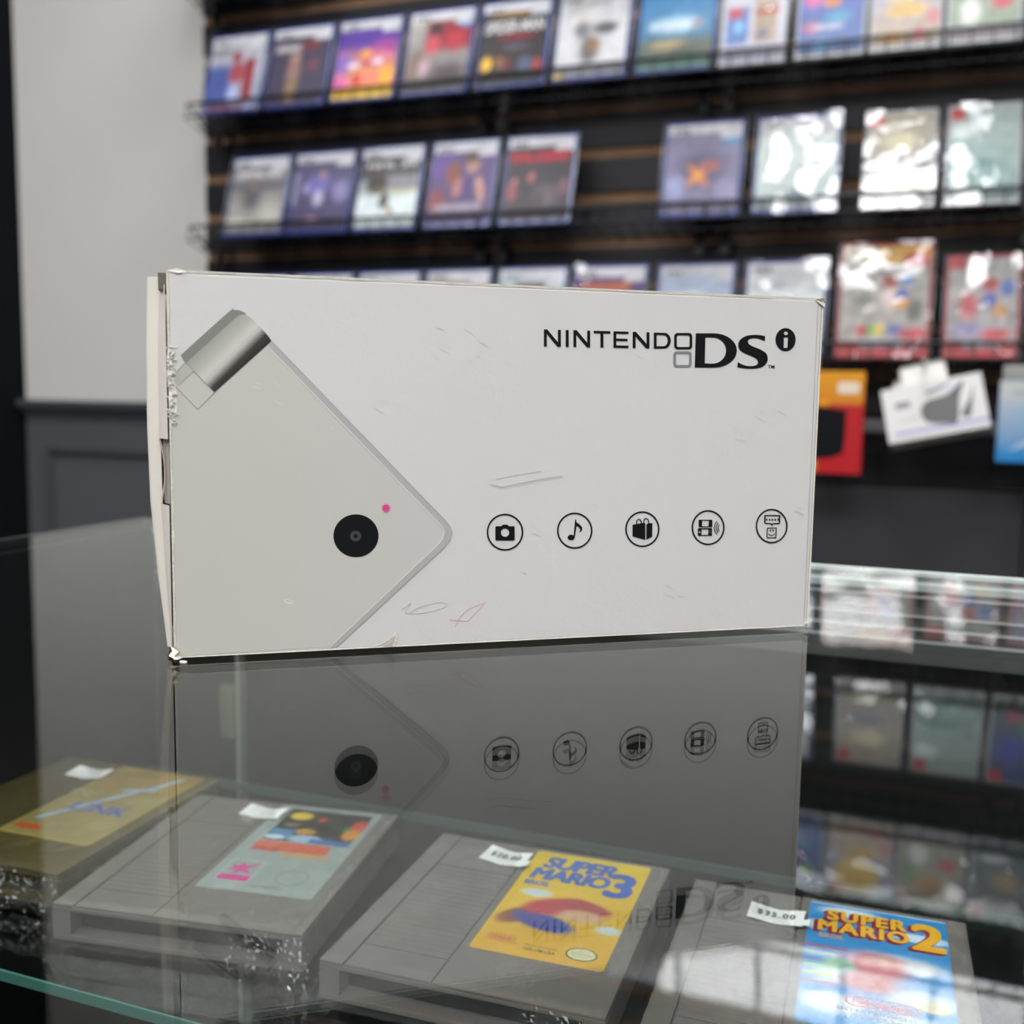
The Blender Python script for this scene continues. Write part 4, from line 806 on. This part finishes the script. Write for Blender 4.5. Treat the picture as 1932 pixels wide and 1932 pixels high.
# red and yellow accessory box
ac = thing('accessory_box', 'yellow and red accessory box with black printed shape, beside the carton edge', 'box', (-.134, 1.70, -.119))
MB().box(-.052, .052, 0.0005, .035, 0, .156, .001).build('box_body', mat('red_card', '#b0121a', .5), ac)
link('front_print', up(sheet_me(.104, .156, [G('#e09a10', '#b81420'), R(-.1, -.1, 1.1, .68, '#b8121c', .02), R(-.1, .66, .5, .72, '#e89a14', .05), R(-.1, .0, .1, .13, '#e8a010', .03), R(-.1, 0, .36, .13, '#e8a010', .04)], 40, 50), lambda c: Vector((c.x - .052, 0, c.y))), M_print, ac)
link('black_shape', up(fill_mesh([smooth_loop([(-.05, .022), (-.01, .022), (.018, .028), (.026, .04), (.027, .09), (.02, .098), (-.05, .098)], 3)]), lambda c: Vector((c.x, -.0004, c.y))), M_black, ac)
link('price_sticker', up(fill_mesh([rrect(.013, .122, .045, .14, .004)]), lambda c: Vector((c.x, -.0004, c.y))), mat('box_sticker', '#e8d8c4', .6), ac)
hook(-.166, .052, .16, 'steel peg hook above the yellow and red box')
MB().box(-.046, -.018, 0.012, .0155, .1561, .176, .003).build('hang_tab', mat('tab_card', '#e8a010', .5), ac)
# tilted white pack
wp = thing('white_accessory_pack', 'white card accessory pack with grey shape and purple line hanging crooked', 'package', (.018, 1.70, -.016), (math.radians(-17), math.radians(-12.5), 0))
MB().box(-.0705, .0705, .0006, .042, -.042, .042, .0015).build('pack_body', mat('pack_card', '#cfccc4', .55), wp)
link('front_print', up(sheet_me(.141, .084, [G('#cccbc9', '#cac8c6'), R(.08, .11, 1.1, .165, '#6a60b4', .02), R(.12, .6, .27, .72, '#5a5a5e', .03, .9), R(.14, .36, .35, .42, '#a9a9aa', .03, .6), B(.6, .86, .3, .06, '#c9c9d4', .6)], 46, 30), lambda c: Vector((c.x - .0705, .0002, c.y - .042))), M_print, wp)
link('printed_shape', up(fill_mesh([smooth_loop([(-.018, .004), (-.006, .014), (.02, .018), (.045, .034), (.036, .01), (.028, -.026), (.01, -.026), (-.012, -.02), (-.019, -.008)], 4)]), lambda c: Vector((c.x, -.0003, c.y))), mat('shape_grey', '#565656', .5), wp)
link('printed_stick', up(fill_mesh([[(.034, -.016), (.05, .006), (.058, .026), (.052, -.004), (.048, -.02), (.04, -.024)]]), lambda c: Vector((c.x, -.0005, c.y))), mat('stick_grey', '#5e5e60', .5), wp)
link('printed_stroke', up(fill_mesh([[(-.01, .022), (.01, .026), (.03, .036), (.012, .032), (-.008, .028)]]), lambda c: Vector((c.x, -.0003, c.y))), mat('stroke_grey', '#6e6e70', .5), wp)
MB().box(-.040, .026, .012, .0155, .0423, .076, .006).build('hang_tab', mat('pack_tab', '#dcdbd6', .55), wp)
MB().box(-.052, -.02, .02, .024, .0423, .058, .006).build('rear_tab', mat('pack_tab_rear', '#cfcec8', .55), wp)
hook(0.0, .047, .18, 'steel peg hook through the white pack tab')
# blue pack
bp_ = thing('blue_accessory_pack', 'pale to bright blue accessory pack with clear top tab, half cut by the picture edge', 'package', (.163, 1.70, -.092))
MB().box(-.058, .058, .0006, .02, 0, .118, .002).build('pack_body', mat('blue_pack_card', '#3c8cc4', .5), bp_)
link('front_print', up(sheet_me(.116, .118, [G('#c9cccc', '#2c88c8'), R(-.1, .78, 1.1, 1.1, '#c4c8c8', .15), B(.6, .55, .5, .25, '#7cb4d8', .8), B(.35, .25, .35, .03, '#c4dcec', .6, 28), R(.15, .82, .5, .88, '#9ca4a8', .04, .7), R(-.1, -.1, 1.1, .15, '#2484c8', .2)], 36, 36), lambda c: Vector((c.x - .058, .0002, c.y))), M_print, bp_)
MB().box(-.055, .055, .008, .012, .1185, .140, .003).build('top_tab', mat('clear_tab', '#9a9a94', .3), bp_)
hook(.165, .043, .16, 'steel peg hook over the blue pack')

# ================================================================== raise everything to floor level, camera, world
for o in list(scene.objects):
    if o.parent is None: o.location.z += ZC
cam = bpy.data.cameras.new('camera'); co = bpy.data.objects.new('camera', cam); COL.objects.link(co)
co.matrix_world = Matrix(((_R.x, _U.x, -_F.x, 0), (_R.y, _U.y, -_F.y, 0), (_R.z, _U.z, -_F.z, ZC), (0, 0, 0, 1)))
cam.sensor_width = 36; cam.sensor_fit = 'HORIZONTAL'; cam.lens = FPX / 1932 * 36; cam.clip_start = 0.01
cam.dof.use_dof = True; cam.dof.focus_distance = 0.345; cam.dof.aperture_fstop = 9.8
scene.camera = co
w = bpy.data.worlds.new('world'); scene.world = w; w.use_nodes = True
w.node_tree.nodes['Background'].inputs[0].default_value = (.9, .95, 1, 1); w.node_tree.nodes['Background'].inputs[1].default_value = 0.15
scene.view_settings.view_transform = 'Standard'; scene.view_settings.look = 'None'; scene.view_settings.exposure = -0.22
scene.cycles.use_denoising = True; scene.cycles.use_adaptive_sampling = True; scene.cycles.adaptive_threshold = 0.03
scene.cycles.transparent_max_bounces = 16; scene.cycles.max_bounces = 7; scene.cycles.glossy_bounces = 4; scene.cycles.diffuse_bounces = 3
scene.cycles.caustics_reflective = False; scene.cycles.sample_clamp_indirect = 20.0
